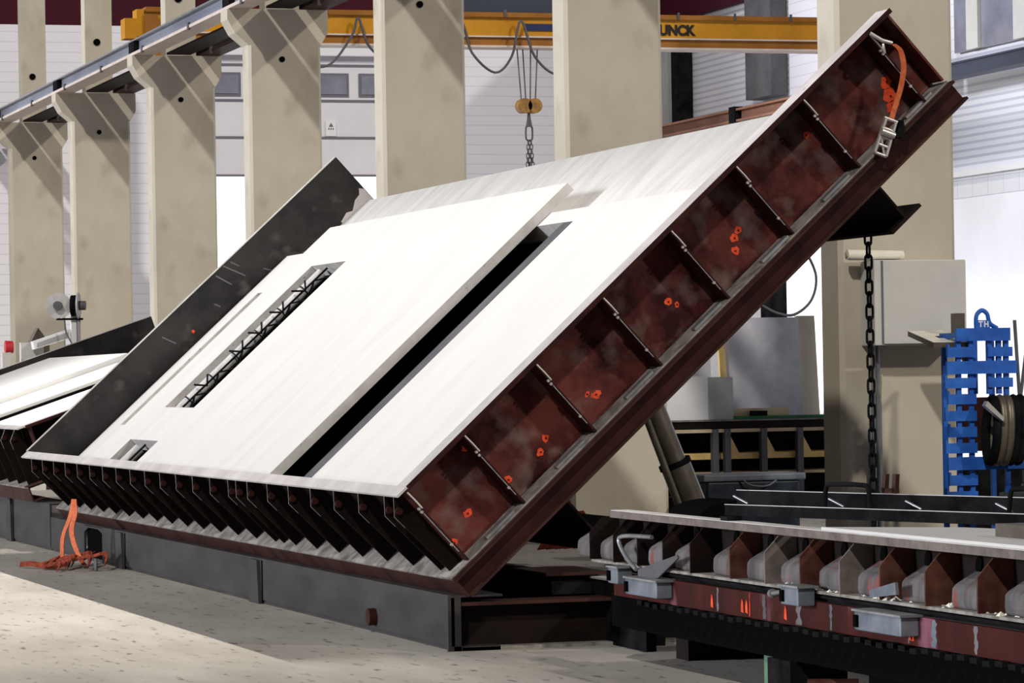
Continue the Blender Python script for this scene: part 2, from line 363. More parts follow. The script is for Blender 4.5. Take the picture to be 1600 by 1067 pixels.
# ------------------------------------------------------------------ overhead crane
cr_t = thing('bridge_crane', 'yellow bridge crane girder spanning the far bay', 'overhead crane', (-36, 5.5, 6.8)); off = cr_t.location
gx = -36.0
MB().box(gx-0.45, gx, 5.45, 17.9, 7.34, 7.66).build('girder_web', 'yellow', cr_t, off=off)
MB().box(gx-0.47, gx+0.03, 5.45, 17.9, 7.325, 7.35).build('lower_flange', 'rail_low', cr_t, off=off)
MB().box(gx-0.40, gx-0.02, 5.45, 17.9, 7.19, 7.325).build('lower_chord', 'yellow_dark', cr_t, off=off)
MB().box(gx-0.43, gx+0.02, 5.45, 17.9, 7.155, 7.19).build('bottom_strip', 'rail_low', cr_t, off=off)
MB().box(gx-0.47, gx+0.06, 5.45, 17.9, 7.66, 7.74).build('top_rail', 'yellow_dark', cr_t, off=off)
for k in range(11):
    MB().box(gx+0.06, gx+0.08, 6.4+k*1.03, 6.44+k*1.03, 7.66, 7.78).build('rail_bracket', 'darkpost', cr_t, off=off)
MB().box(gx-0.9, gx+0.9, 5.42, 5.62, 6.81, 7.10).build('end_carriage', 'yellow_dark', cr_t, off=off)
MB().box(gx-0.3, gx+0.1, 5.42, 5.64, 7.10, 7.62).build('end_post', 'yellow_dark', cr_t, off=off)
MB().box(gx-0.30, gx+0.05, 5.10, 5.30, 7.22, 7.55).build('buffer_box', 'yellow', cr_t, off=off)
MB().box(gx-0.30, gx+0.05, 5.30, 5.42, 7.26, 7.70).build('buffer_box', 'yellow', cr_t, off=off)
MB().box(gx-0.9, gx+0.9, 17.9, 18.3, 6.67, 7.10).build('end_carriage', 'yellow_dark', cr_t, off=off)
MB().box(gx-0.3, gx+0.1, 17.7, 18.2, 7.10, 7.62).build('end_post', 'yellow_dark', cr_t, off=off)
MB().box(gx+0.001, gx+0.02, 11.93, 12.75, 7.44, 7.56).build('name_plate', 'sign_blue', cr_t, off=off)
cu = bpy.data.curves.new('lettering', 'FONT'); cu.body = 'UNCK'; cu.size = 0.24; cu.extrude = 0.004; cu.space_character = 1.0; cu.offset = 0.011
tx = bpy.data.objects.new('lettering', cu); COL.objects.link(tx); tx.parent = cr_t
tx.location = (gx+0.012-off[0], 14.33-off[1], 7.405-off[2]); tx.rotation_euler = (PI/2, 0, PI/2); tx.scale = (0.93, 1, 1)
cu.materials.append(MT['ink'])
bpy.context.view_layer.update()
lm = bpy.data.meshes.new_from_object(tx); lt_ = bpy.data.objects.new('letter_marks', lm); COL.objects.link(lt_)
lt_.parent = cr_t; lt_.location = tx.location; lt_.rotation_euler = tx.rotation_euler; lt_.scale = tx.scale
bpy.data.objects.remove(tx)
# crab on top
cb = MB().box(gx-0.6, gx-0.1, 10.9, 13.1, 7.76, 8.25); solo(cb, 'hoist_crab', 'navy', 'dark hoist crab riding on the yellow crane girder above the hook', 'hoist')
# festoon cable
fc = MB()
fp = [(7.2, 7.58), (7.9, 6.95), (8.45, 6.80), (8.88, 7.3), (9.0, 7.60), (9.2, 7.1), (9.8, 6.75), (10.4, 7.1), (10.75, 7.60), (10.95, 7.05), (11.35, 6.72), (11.65, 7.0), (11.82, 7.60), (12.05, 7.0), (12.45, 6.70), (12.9, 7.0), (13.1, 7.5)]
def smooth_path(pts, n=6):
    out = []
    P_ = [Vector(p) for p in pts]
    for i in range(len(P_)-1):
        p0 = P_[max(i-1, 0)]; p1 = P_[i]; p2 = P_[i+1]; p3 = P_[min(i+2, len(P_)-1)]
        for k in range(n):
            t_ = k/n
            out.append(0.5*((2*p1)+(p2-p0)*t_+(2*p0-5*p1+4*p2-p3)*t_*t_+(3*p1-p0-3*p2+p3)*t_**3))
    out.append(P_[-1]); return out
fc.tube(smooth_path([(gx+0.14, y, z) for y, z in fp]), 0.022, 6)
solo(fc, 'festoon_cable', 'darkpost', 'black festoon cable hanging in loops from the yellow crane', 'cable')
# hook
hk = thing('crane_hook', 'hook block on four ropes hanging from the yellow crane', 'crane hook', (gx-0.3, 12.07, 5.15)); off = hk.location
HX = gx-0.3
for dy, dy2 in ((-0.19, -0.13), (-0.09, -0.05), (0.05, 0.03), (0.17, 0.12)):
    MB().tube([(HX, 12.07+dy, 7.16), (HX, 12.07+dy2, 6.30)], 0.012, 6).build('rope', 'darkpost', hk, off=off)
bk = MB()
for s_ in (-1, 1): bk.tube([(HX-0.10, 12.07+s_*0.09, 6.20), (HX+0.10, 12.07+s_*0.09, 6.20)], 0.125, 18)
bk.box(HX-0.08, HX+0.08, 11.93, 12.21, 6.08, 6.31); bk.build('sheave_block', 'hook_block', hk, off=off, bevel=0.01)
MB().tube([(HX, 12.07, 6.08), (HX, 12.07, 5.98), (HX, 12.07, 5.85)], [0.025, 0.035, 0.06], 10).build('swivel', 'darkpost', hk, off=off)
def link_pts(c, L_, w_, ax):  # stadium loop, long axis z
    pts = []
    for k in range(16):
        t_ = 2*PI*k/16; u_ = math.cos(t_)*w_; v_ = math.sin(t_)*w_+(L_ if math.sin(t_) > 0.01 else -L_ if math.sin(t_) < -0.01 else 0)
        pts.append((c[0]+(u_ if ax == 0 else 0), c[1]+(u_ if ax == 1 else 0), c[2]+v_))
    return pts
MB().tube(link_pts((HX, 12.07, 5.74), 0.07, 0.06, 1), 0.016, 8, closed=True).build('ring', 'darkpost', hk, off=off)
sl = MB()
for k in range(9):
    z = 5.58-0.075*k
    for j, dy in enumerate((-0.035, 0.0, 0.04)):
        sl.tube(link_pts((HX+0.02*j, 12.07+dy*(0.5+0.12*k), z), 0.022, 0.022, 1 if (k+j) % 2 else 0), 0.009, 6, closed=True)
sl.build('sling_chain', 'darkpost', hk, off=off)

# ================================================================== PLINTHS
def plinth(label, x0, x1, z1, posts, hole=False):
    t = thing('steel_plinth', label, 'plinth', ((x0+x1)/2, 0.15, 0)); off = t.location
    if hole:
        MB().box(x0, -12.05, 0.0, 0.02, 0.03, z1).build('side_panel', 'plinth', t, off=off)
        MB().box(-11.15, x1, 0.0, 0.02, 0.03, z1).build('side_panel', 'plinth', t, off=off)
        p_ = MB(); p_.prism([(-12.05, 0.32), (-11.15, 0.32), (-11.15, 0.27), (-11.35, 0.30), (-11.85, 0.30), (-12.05, 0.25)], 1, 0.0, 0.02); p_.build('opening_head', 'plinth', t, off=off)
        MB().box(-12.05, -11.15, 0.03, 0.05, 0.0, z1).build('opening_dark', 'void', t, off=off)  # black sheet added so the opening reads dark
    else:
        MB().box(x0, x1, 0.0, 0.02, 0.03, z1).build('side_panel', 'plinth', t, off=off)
    MB().box(x0, x1, 0.015, 0.30, 0.0, 0.028).build('foot_flange', 'plinth', t, off=off)
    MB().box(x0, x1-0.01, -0.0, 0.32, z1, z1+0.012).build('top_flange', 'plinth', t, off=off)
    for x in posts:
        MB().prism([(x-0.16, 0.0), (x+0.16, 0.0), (x+0.11, z1), (x-0.11, z1)], 1, -0.025, 0.0).build('stiffener_post', 'plinth', t, off=off)
        MB().box(x+0.17, x+0.20, -0.004, 0.0, 0.02, z1).build('joint_gap', 'void', t, off=off)
    return t, off
pl, off = plinth('grey steel plinth under the steeply tilted table', -13.85, 0.0, 0.315, (-5.05, -10.25), True)
MB().tube([(-1.73, -0.05, 0.10), (-1.73, 0.0, 0.10)], 0.055, 14).build('end_cap', 'red', pl, off=off)
MB().box(-0.03, 0.0, -0.02, 0.06, 0.0, 0.325).build('corner_post', 'plinth', pl, off=off)
plinth('grey steel plinth under the half-tilted table at left', -30, -13.9, 0.44, (-16.3, -20.5, -24.7))
# cross beam closing the plinth end
cbm = thing('cross_beam', 'dark red floor beam running back from the plinth corner', 'steel beam', (-0.12, 1.8, 0)); off = cbm.location
MB().box(-0.24, 0.0, 0.065, 3.4, 0.0, 0.02).build('bottom_flange', 'dust', cbm, off=off)
MB().box(-0.14, -0.12, 0.065, 3.4, 0.02, 0.265).build('web', 'red_dark', cbm, off=off)
MB().box(-0.24, 0.0, 0.065, 3.4, 0.265, 0.285).build('top_flange', 'brown', cbm, off=off)

# ================================================================== TILTING TABLES
TH = math.radians(42.4)
def tilt_table(label, S0, th, x0, x1, ribs, detail=True):
    """local frame: x along the hinge, y up the slope, z normal to the bed"""
    t = thing('tilting_casting_table', label, 'casting table', (0, S0[0], S0[1]), (th, 0, 0))
    L = 4.2
    MB().box(x0, x1, -0.08, 0.0, -0.014, 0).build('front_rim', 'sill', t)
    MB().box(x0, x1-0.2, -0.012, 0.0, -0.585, -0.014).build('front_web', 'red_dark', t)
    MB().box(x0, x1, -0.174, 0.0, -0.60, -0.588).build('front_foot_flange', 'dust', t)
    MB().box(x0, x1, -0.174, -0.158, -0.738, -0.60).build('front_channel', 'brown', t)
    MB().box(x0, x1, -0.158, -0.05, -0.738, -0.725).build('channel_lip', 'brown', t)
    rm = None
    for x in ribs:
        if rm is None:
            r = MB().prism([(-0.070, -0.016), (-0.150, -0.11), (-0.125, -0.585), (-0.014, -0.585), (-0.014, -0.016)], 0, -0.006, 0.006).build('stiffener_rib', 'red_dark', t)
            rm = r
            e = MB()
            e.tube([(0.008, -0.110, -0.10), (0.030, -0.110, -0.10)], 0.022, 10); e.build('pin', 'red', r)
            MB().tube([(0.004, -0.071, -0.016), (0.004, -0.151, -0.11), (0.004, -0.147, -0.20)], 0.002, 5).build('edge_bead', 'galv', r)
            e = MB(); e.box(-0.02, -0.006, -0.10, -0.06, -0.50, -0.16); e.build('cleat', 'red', r)
        else:
            r = rm.copy(); COL.objects.link(r); r.parent = t
            for c in rm.children:
                d = c.copy(); COL.objects.link(d); d.parent = r
        r.location = (x, 0, 0)
    # far end wall
    dw = MB().box(x0, x0+0.03, 0.0, L, -0.57, 0.0)
    if detail:
        X_ = x0+0.0315
        for y, z, r_ in ((1.97, -0.27, 0.022),):
            dw.face([(X_, y+math.cos(2*PI*k/9)*r_*random.uniform(.6, 1.1), z+math.sin(2*PI*k/9)*r_*random.uniform(.6, 1.1)) for k in range(9)], 1)
        sm_ = [(3.80, -0.50), (3.90, -0.47), (3.96, -0.50), (4.05, -0.44), (4.12, -0.43), (4.16, -0.38), (4.195, -0.42), (4.195, -0.565), (3.80, -0.565)]
        dw.face([(X_, y, z) for y, z in sm_][::-1], 2)
        for (y0, z0, y1, z1) in ((2.50, -0.03, 2.56, -0.20), (2.62, -0.01, 2.72, -0.23), (2.70, -0.03, 2.74, -0.12), (2.90, -0.30, 2.97, -0.40), (1.70, -0.10, 1.76, -0.24), (2.30, -0.22, 2.33, -0.28), (3.30, -0.45, 3.34, -0.50)):
            dw.face([(X_, y0, z0), (X_, y1, z1), (X_, y1+0.012, z1), (X_, y0+0.016, z0)], 3)
    dw.build('end_form_wall', ['dark_steel', 'orange_mark', 'sill', 'darkpost'], t)
    MB().box(x0-0.01, x0+0.035, 0.0, L, 0.001, 0.010).build('end_rim', 'sill', t)
    MB().box(x0+0.031, x1-0.21, 0.0, 4.13, -0.56, -0.52).build('bed_plate', 'slab_rough' if detail else 'dark_steel', t)
    # near end girder
    MB().box(x1-0.20, x1, 0.001, L+0.015, -0.022, 0.0).build('girder_top_flange', ['sill'], t)
    MB().box(x1-0.003, x1+0.003, 0.001, L+0.02, -0.028, 0.002).build('flange_edge', 'red', t)
    return t
rx = [-13.1+0.607*k for k in range(22)]+[-0.14, -4.35]
T1 = tilt_table('steeply tilted steel casting table loaded with pale concrete slabs', (-0.261, 0.976), TH, -13.6, 0.0, rx)
# --- end girder of the main table
wb = MB(); wb.box(-0.22, -0.20, -0.02, 4.18, -0.575, -0.022, 0)
marks = [(0.20, -0.42, .035), (0.46, -0.13, .03), (0.02, -0.49, .03), (0.52, -0.45, .032), (0.78, -0.47, .03), (0.86, -0.43, .03), (1.27, -0.46, .035), (1.23, -0.42, .02),
         (1.99, -0.37, .028), (2.02, -0.42, .02), (2.57, -0.38, .035), (2.62, -0.36, .028), (2.52, -0.44, .032), (3.35, -0.24, .026), (3.97, -0.36, .05), (3.93, -0.44, .06), (3.90, -0.49, .05)]
for y, z, r in marks:
    n = 11; wb.face([(-0.1985, y+math.cos(2*PI*k/n)*r*random.uniform(.6, 1.15), z+math.sin(2*PI*k/n)*r*random.uniform(.5, 1.0)) for k in range(n)], 1)
    wb.tube([(-0.199, y, z), (-0.190, y, z)], 0.0045, 8, 2)
wb.build('girder_web', ['red_web', 'orange_mark', 'black'], T1)
gfl = MB().box(-0.22, 0.0, -0.174, 4.20, -0.600, -0.578); gfl.build('girder_bottom_flange', 'dust', T1)
MB().box(-0.004, 0.004, -0.174, 4.20, -0.603, -0.590).build('flange_edge', 'brown', T1)
ribs_y = [-0.022, 0.46, 1.071, 1.647, 2.238, 2.811, 3.413, 4.008]
rm = None
for k, y in enumerate(ribs_y):
    if rm is None:
        rm = MB().box(-0.20, -0.004, -0.007, 0.007, -0.577, -0.023).build('girder_rib', 'red', T1)
        MB().tube([(-0.002, 0.003, -0.03), (0.0, 0.006, -0.10), (-0.001, 0.006, -0.16)], 0.006, 6).build('edge_bead', 'weld', rm)
        MB().tube([(-0.001, -0.009, -0.19), (-0.001, -0.009, -0.50)], 0.0035, 6).build('lower_bead', 'galv', rm)
        e = MB()
        for zz in (-0.15, -0.175, -0.44): e.tube([(-0.01, -0.012, zz), (0.006, -0.012, zz)], 0.009, 8)
        e.build('bolt', 'weld', rm); r = rm
    else:
        r = rm.copy(); COL.objects.link(r); r.parent = T1
        for c in rm.children:
            d = c.copy(); COL.objects.link(d); d.parent = r
    r.location = (0, y, 0)
MB().box(-0.20, -0.19, 4.17, 4.19, -0.575, -0.022).build('end_plate', 'red', T1)
MB().box(-0.20, 0.0, 4.175, 4.19, -0.56, -0.022).build('end_plate', 'red_web', T1)
# cleats along bottom flange
for y in (0.25, 0.85, 1.45, 2.05, 2.65, 3.2, 3.95):
    MB().box(-0.08, -0.02, y-0.10, y+0.13, -0.576, -0.560).build('cleat', 'galv', T1)
# channel below
ch = MB(); ch.box(-0.075, -0.055, -0.158, 4.23, -0.75, -0.61); ch.box(-0.06, 0.0, -0.158, 4.235, -0.622, -0.606, 1); ch.box(-0.06, 0.0, -0.158, 4.235, -0.754, -0.738, 1)
ch.build('edge_channel', ['red', 'brown'], T1)
for y0, y1 in ((3.36, 3.62), (0.57, 0.83)):
    ib = MB().ibeam(y0, y1, -1.075, -0.76, -13.4, -0.2, 0.022, 0.016); ib.build('long_beam', 'red_dark', T1)
# under-frame cross members
for x in (-3.4, -6.8, -10.2):
    MB().box(x-0.06, x+0.06, 0.0, 4.1, -0.75, -0.562).build('cross_member', 'black', T1)

def on_table(name, label, cat, th=TH, S0=(-0.261, 0.976), at=(0, 0, 0), group=None):
    n_ = Vector((0, -math.sin(th), math.cos(th))); u_ = Vector((0, math.cos(th), math.sin(th)))
    loc = Vector((at[0], S0[0], S0[1]))+u_*at[1]+n_*at[2]
    return thing(name, label, cat, loc, (th, 0, 0), group)
def rect_minus(mb, x0, x1, y0, y1, holes, z0, z1, mtop=0, mside=1):
    """slab with rectangular holes"""
    xs = sorted({x0, x1, *[h[0] for h in holes], *[h[1] for h in holes]}); ys = sorted({y0, y1, *[h[2] for h in holes], *[h[3] for h in holes]})
    def solid(i, j):
        if i < 0 or j < 0 or i >= len(xs)-1 or j >= len(ys)-1: return False
        mx_, my_ = (xs[i]+xs[i+1])/2, (ys[j]+ys[j+1])/2
        return not any(h[0] < mx_ < h[1] and h[2] < my_ < h[3] for h in holes)
    for i in range(len(xs)-1):
        for j in range(len(ys)-1):
            if not solid(i, j): continue
            A, B, C_, D = xs[i], xs[i+1], ys[j], ys[j+1]
            mb.face([(A, C_, z1), (B, C_, z1), (B, D, z1), (A, D, z1)], mtop)
            mb.face([(A, D, z0), (B, D, z0), (B, C_, z0), (A, C_, z0)], mside)
            if not solid(i-1, j): mb.face([(A, C_, z0), (A, C_, z1), (A, D, z1), (A, D, z0)], mside)
            if not solid(i+1, j): mb.face([(B, C_, z1), (B, C_, z0), (B, D, z0), (B, D, z1)], mside)
            if not solid(i, j-1): mb.face([(A, C_, z1), (A, C_, z0), (B, C_, z0), (B, C_, z1)], mside)
            if not solid(i, j+1): mb.face([(A, D, z0), (A, D, z1), (B, D, z1), (B, D, z0)], mside)
    return mb
W1 = (-11.30, -10.05, 0.93, 2.81); W2 = (-11.35, -10.10, 0.05, 0.51)
# lower slab with the long recess and the edge rebate
ls = on_table('concrete_slab', 'large lower pale concrete slab lying on the tilted table bed, dark slot along its middle', 'concrete slab', at=(-7, 1.5, -0.52))
mb = MB(); rect_minus(mb, -13.5, -1.92, 0.02, 3.15, [W1, W2, (-6.3, -4.45, 0.02, 3.0), (-13.04, -12.4, 0.76, 2.60)], -0.52, -0.365)
mb.build('slab_body', ['slab', 'slab_edge'], ls, off=(-7, 1.5, -0.52))
# grey strip along the slot edge
sp_ = on_table('slot_edge_strip', 'grey strip along the dark slot of the lower slab', 'edge strip', at=(-4.2, 1.5, -0.52))
MB().box(-4.44, -4.23, 0.03, 2.99, -0.3645, -0.361).build('strip', 'darkpost', sp_, off=(-4.2, 1.5, -0.52))
rb = on_table('gap_shade', 'black sheet added to darken the bottom of the slot between the concrete slabs', 'mat', at=(-4.8, 1.5, -0.52))
MB().box(-6.29, -4.46, 0.03, 2.99, -0.519, -0.505).build('mat', 'void', rb, off=(-4.8, 1.5, -0.52))  # black sheet added to make the deep slot read dark
# upper slab
us = on_table('concrete_slab', 'upper pale concrete slab with two rectangular windows, lying over the lower slab', 'concrete slab', at=(-9, 1.7, -0.364))
mb = MB(); rect_minus(mb, -12.3, -5.10, 0.03, 3.40, [W1, W2], -0.362, -0.290)
mb.build('slab_body', ['slab', 'slab_edge'], us, off=(-9, 1.7, -0.364))
# pipes and lattice girders in the windows
def pipe_in(label, x, y0, y1, z, r, cat='pipe'):
    t = on_table('lagged_pipe', label, cat, at=(x, (y0+y1)/2, -0.52)); off = (x, (y0+y1)/2, -0.52)
    MB().tube([(x, y0, z), (x, y1, z)], r, 14).build('pipe', 'sheave', t, off=off)
    k = 0; y = y0+0.12
    while y < y1-0.05:
        MB().tube([(x, y, z), (x, y+0.012, z)], r*1.08, 14).build('clip', 'black', t, off=off); y += 0.29
    return t
pipe_in('grey pipe lying in the long window of the upper slab', -10.93, 0.95, 2.76, -0.352, 0.052)
pipe_in('grey pipe stub lying in the small window by the rim of the upper slab', -10.95, 0.06, 0.46, -0.352, 0.052)
def lattice(label, x, y0, y1):
    t = on_table('lattice_girder', label, 'lattice girder', at=(x, (y0+y1)/2, -0.41)); off = (x, (y0+y1)/2, -0.41)
    MB().tube([(x, y0, -0.315), (x, y1, -0.315)], 0.010, 6).build('top_chord', 'black', t, off=off)
    for s_ in (-1, 1):
        MB().tube([(x+s_*0.06, y0, -0.403), (x+s_*0.06, y1, -0.403)], 0.007, 6).build('bottom_chord', 'black', t, off=off)
        z = MB(); y = y0; pts = []; up = False
        while y <= y1+1e-6:
            pts.append((x+s_*(0.0 if up else 0.06), y, -0.315 if up else -0.40)); up = not up; y += 0.15
        z.tube(pts, 0.008, 6); z.build('zigzag', 'black', t, off=off)
    return t
fo = on_table('dark_filler', 'black filler added to darken the space under the pipe in the long slab window', 'filler', at=(-10.7, 1.87, -0.52))
MB().box(-11.29, -10.06, 0.94, 2.80, -0.519, -0.410).build('strip', 'void', fo, off=(-10.7, 1.87, -0.52))  # black filler added to keep the window bottom dark
fo = on_table('dark_filler', 'black filler added to darken the space under the pipe stub in the small slab window', 'filler', at=(-10.7, 0.28, -0.52))
MB().box(-11.34, -10.11, 0.06, 0.50, -0.519, -0.410).build('strip', 'void', fo, off=(-10.7, 0.28, -0.52))  # same added black filler, darkens the small window
lattice('black wire lattice girder in the long window of the upper slab', -10.70, 0.96, 2.78)
lattice('short black wire lattice girder in the small window of the upper slab', -10.62, 0.07, 0.48)
# extra tie bars seen crossing the pipe
for k, y in enumerate((1.22, 1.66, 1.90, 2.17, 2.45)):
    t = on_table('wire_tie', 'black V-shaped wire tie across the grey pipe in the long slab window', 'wire tie', at=(-10.62, y, -0.298), group='wire ties over the pipe')
    MB().tube([(-0.24, -0.02, 0.03), (0.12, 0.0, 0.0), (-0.14, 0.11, 0.03)], 0.010, 6).build('wire', 'black', t)

# --- left, half tilted table
TH2 = math.radians(18.5); S2 = (-0.13, 1.21)
T2 = tilt_table('half-tilted casting table with pale slabs at the left edge', S2, TH2, -28.0, -14.5, [-27.5+0.607*k for k in range(22)], False)
MB().box(-14.72, -14.70, -0.02, 4.18, -0.575, -0.022).build('girder_web', 'red_dark', T2)
MB().box(-14.72, -14.5, -0.174, 4.2, -0.60, -0.578).build('girder_bottom_flange', 'brown', T2)
r = None
for y in (0.05, 0.65, 1.25, 1.85):
    MB().box(-14.70, -14.505, y-0.007, y+0.007, -0.577, -0.023).build('girder_rib', 'brown', T2)
def slab2(label, x0, x1, y0, y1, z0, z1):
    t = on_table('concrete_slab', label, 'concrete slab', TH2, S2, ((x0+x1)/2, (y0+y1)/2, z0))
    MB().box(x0, x1, y0, y1, z0, z1).build('slab_body', ['slab'], t, off=((x0+x1)/2, (y0+y1)/2, z0), bevel=0.01); return t
slab2('pale slab nearest the rim on the half-tilted table at left', -20.30, -14.74, 0.01, 2.62, -0.52, -0.215)
slab2('narrow pale slab with thick grey edge in the middle of the half-tilted table', -22.28, -20.40, 0.01, 2.62, -0.52, -0.14)
slab2('farthest pale slab on the half-tilted table, against the dark end wall', -27.9, -22.30, 0.01, 2.66, -0.52, -0.07)
gs = on_table('gap_shade', 'ragged black strip added as gap shade under the thick slab edge on the half-tilted table', 'mat', TH2, S2, (-20.35, 1.3, -0.52))
MB().box(-20.398, -20.31, 0.01, 2.62, -0.52, -0.185).build('mat', 'void', gs, off=(-20.35, 1.3, -0.52))  # black strip added as the dark of the gap below the slab edge

# ------------------------------------------------------------------ hydraulic cylinder
hc = thing('hydraulic_cylinder', 'telescopic hydraulic cylinder propping the tilted table from below', 'hydraulic cylinder', (-5, 3.35, 0)); off = hc.location
A = Vector((-5, 3.52, 0.20)); B = Vector((-5, 2.98, 1.55)); Cc = A.lerp(B, 0.55)
MB().tube([A, Cc], 0.115, 20).build('barrel', 'oldmetal', hc, off=off)
MB().tube([Cc-(B-A).normalized()*0.03, Cc+(B-A).normalized()*0.01], 0.125, 20).build('collar', 'black', hc, off=off)
MB().tube([Cc, B], 0.092, 20).build('rod', 'oldmetal', hc, off=off)
MB().box(-5.2, -4.8, 3.3, 3.8, 0, 0.14).build('foot', 'black', hc, off=off)
for s_ in (-0.14,):
    MB().tube([A+Vector((0.10, s_, 0)), B+Vector((0.10, s_*0.8, 0))], 0.028, 10).build('guide_tube', 'oldmetal', hc, off=off)

# ------------------------------------------------------------------ ratchet strap on the raised corner
rs = thing('ratchet_strap', 'orange ratchet strap dangling from the top corner of the raised table', 'ratchet strap', (0.03, 2.83, 3.2)); off = rs.location
MB().ribbon(smooth_path([(0.03, 2.862, 3.60), (0.04, 2.905, 3.56), (0.04, 2.925, 3.46), (0.04, 2.905, 3.34), (0.04, 2.865, 3.22), (0.04, 2.835, 3.13)], 5), (0.25, 1, 0), 0.034, 0.006).build('webbing', 'strap', rs, off=off)
MB().tube([(0.01, 2.72, 3.665), (0.03, 2.79, 3.62), (0.03, 2.855, 3.605)], 0.012, 8).build('hook', 'weld', rs, off=off)
MB().tube([(0.02, 2.80, 3.60), (0.03, 2.80, 3.57), (0.02, 2.81, 3.545)], 0.009, 8).build('hook_tip', 'weld', rs, off=off)
q = MB()
ax = Vector((0.0, -0.075, -0.21)); bx = Vector((0, 0.94, -0.33))
p0 = Vector((0.045, 2.832, 3.135))
for s_ in (-1, 1):
    q.ribbon([p0+bx*0.034*s_, p0+ax+bx*0.040*s_], bx, 0.014, 0.03)
for tt in (0.0, 0.28, 0.52, 0.75, 1.0):
    q.tube([p0+ax*tt-bx*0.045, p0+ax*tt+bx*0.045], 0.011, 8)
q.tube([p0+ax*0.52-bx*0.03, p0+ax*1.0+bx*0.03], 0.008, 6)
q.tube([p0+ax*0.4-bx*0.045+Vector((.02, 0, 0)), p0+ax*0.4+bx*0.045+Vector((.02, 0, 0))], 0.022, 10)
q.build('ratchet_buckle', 'weld', rs, off=off)
MB().ribbon([p0+Vector((-.01, .06, 0)), p0+Vector((-.01, .07, -.05)), p0+Vector((-.01, .05, -.11))], (1, 0.6, 0), 0.05, 0.02).build('handle_grip', 'black', rs, off=off)

# ------------------------------------------------------------------ strap hanging over the plinth, with heap on the floor
hs = thing('lashing_strap', 'orange lashing strap hanging at the plinth and heaped on the floor', 'strap', (-10.6, -0.35, 0)); off = hs.location
h = MB()
h.ribbon(smooth_path([(-10.7, -0.33, 0.60), (-10.72, -0.36, 0.45), (-10.78, -0.42, 0.25), (-10.8, -0.42, 0.03)], 5), (1, 0.3, 0), 0.07, 0.006)
h.ribbon(smooth_path([(-10.68, -0.33, 0.60), (-10.60, -0.34, 0.47), (-10.66, -0.36, 0.33), (-10.60, -0.34, 0.18), (-10.40, -0.30, 0.03)], 5), (1, 0.5, 0), 0.07, 0.006)
h.build('hanging_webbing', 'strap', hs, off=off)
h = MB()
for k in range(7):
    y = -0.62+0.07*k+random.uniform(-.02, .02); x = -10.6+random.uniform(-.3, .3); z = 0.02+0.012*k
    pts = [(x-0.5, y, z*.5+.01), (x-0.25, y+0.05, z+0.03), (x, y-0.03, z+.01), (x+0.25, y+0.06, z+0.05), (x+0.45, y+0.02, z*.5+.01)]
    h.ribbon(smooth_path(pts, 4), (0.2, 0.5, 0.75), 0.042, 0.006)
h.ribbon(smooth_path([(-10.9, -0.78, 0.03), (-10.7, -0.72, 0.045), (-10.45, -0.60, 0.03), (-10.2, -0.5, 0.06)], 5), (0.3, 0.2, 1), 0.05, 0.006)
h.build('heaped_webbing', 'strap_dull', hs, off=off)
MB().tube(link_pts((-9.95, -0.28, 0.05), 0.02, 0.03, 0), 0.012, 8, closed=True).build('end_fitting', 'darkpost', hs, off=off)

# ------------------------------------------------------------------ hanging chain
cz0, cz1 = 2.445, 0.03; pitch = 0.078
chn = thing('lifting_chain', 'black steel chain hanging from the raised beam in front of the grey cabinet', 'chain', (-0.625, 2.955, 0.0)); off = chn.location
la = MB().tube(link_pts((0, 0, 0), 0.026, 0.022, 1), 0.0085, 8, closed=True); lb = MB().tube(link_pts((0, 0, 0), 0.026, 0.022, 0), 0.0085, 8, closed=True)
A0 = la.build('link', 'black', chn); B0 = lb.build('link', 'black', chn)
k = 0; z = cz0
while z > cz1:
    o = (A0 if k % 2 == 0 else B0)
    if k > 1: o = o.copy(); COL.objects.link(o); o.parent = chn
    o.location = (0, 0.0004*k, z-off[2]); z -= pitch; k += 1
# rubber hose loop behind
hz = MB().tube(smooth_path([(-8, 5.10, 2.20), (-8, 5.25, 2.12), (-8, 5.42, 2.10), (-8, 5.58, 2.22), (-8, 5.63, 2.42), (-8, 5.55, 2.62), (-8, 5.45, 2.75)], 6), 0.012, 8)
solo(hz, 'power_cable', 'darkpost', 'thin dark cable hanging in a loop left of the cabinet column', 'cable')

# ================================================================== things on the right column
XC = -5.07
cab = thing('control_cabinet', 'light grey cabinet mounted on the right column', 'cabinet', (XC+0.14, 5.17, 1.80)); off = cab.location
MB().box(XC, XC+0.27, 4.79, 5.55, 1.80, 2.45).build('housing', 'cab', cab, off=off, bevel=0.006)
MB().box(XC+0.27, XC+0.285, 4.86, 5.545, 1.81, 2.445).build('door', 'cab', cab, off=off, bevel=0.004)
MB().box(XC+0.271, XC+0.273, 4.845, 4.86, 1.81, 2.445).build('door_gap', 'frame', cab, off=off)
rl = MB(); rl.tube([(XC+0.15, 4.62, 2.495), (XC+0.15, 5.08, 2.485)], 0.040, 16); rl.tube([(XC+0.17, 4.78, 2.478), (XC+0.22, 5.02, 2.478)], 0.022, 10); rl.tube([(XC+0.15, 4.61, 2.495), (XC+0.15, 4.622, 2.495)], 0.020, 10, 1)
solo(rl, 'paper_roll', ['paper', 'wood'], 'rolled cream paper lying on top of the grey cabinet', 'paper roll')
for i, (y, r, l) in enumerate(((4.865, 0.018, 'left conduit pipe below the grey cabinet'), (4.905, 0.014, 'right conduit pipe below the grey cabinet'))):
    c = MB().tube([(XC+0.05, y, 1.80), (XC+0.05, y, 1.55), (XC+0.02+r, y, 1.4), (XC+0.02+r, y, 0.0)], r, 10)
    solo(c, 'conduit_pipe', 'galv', l, 'pipe')
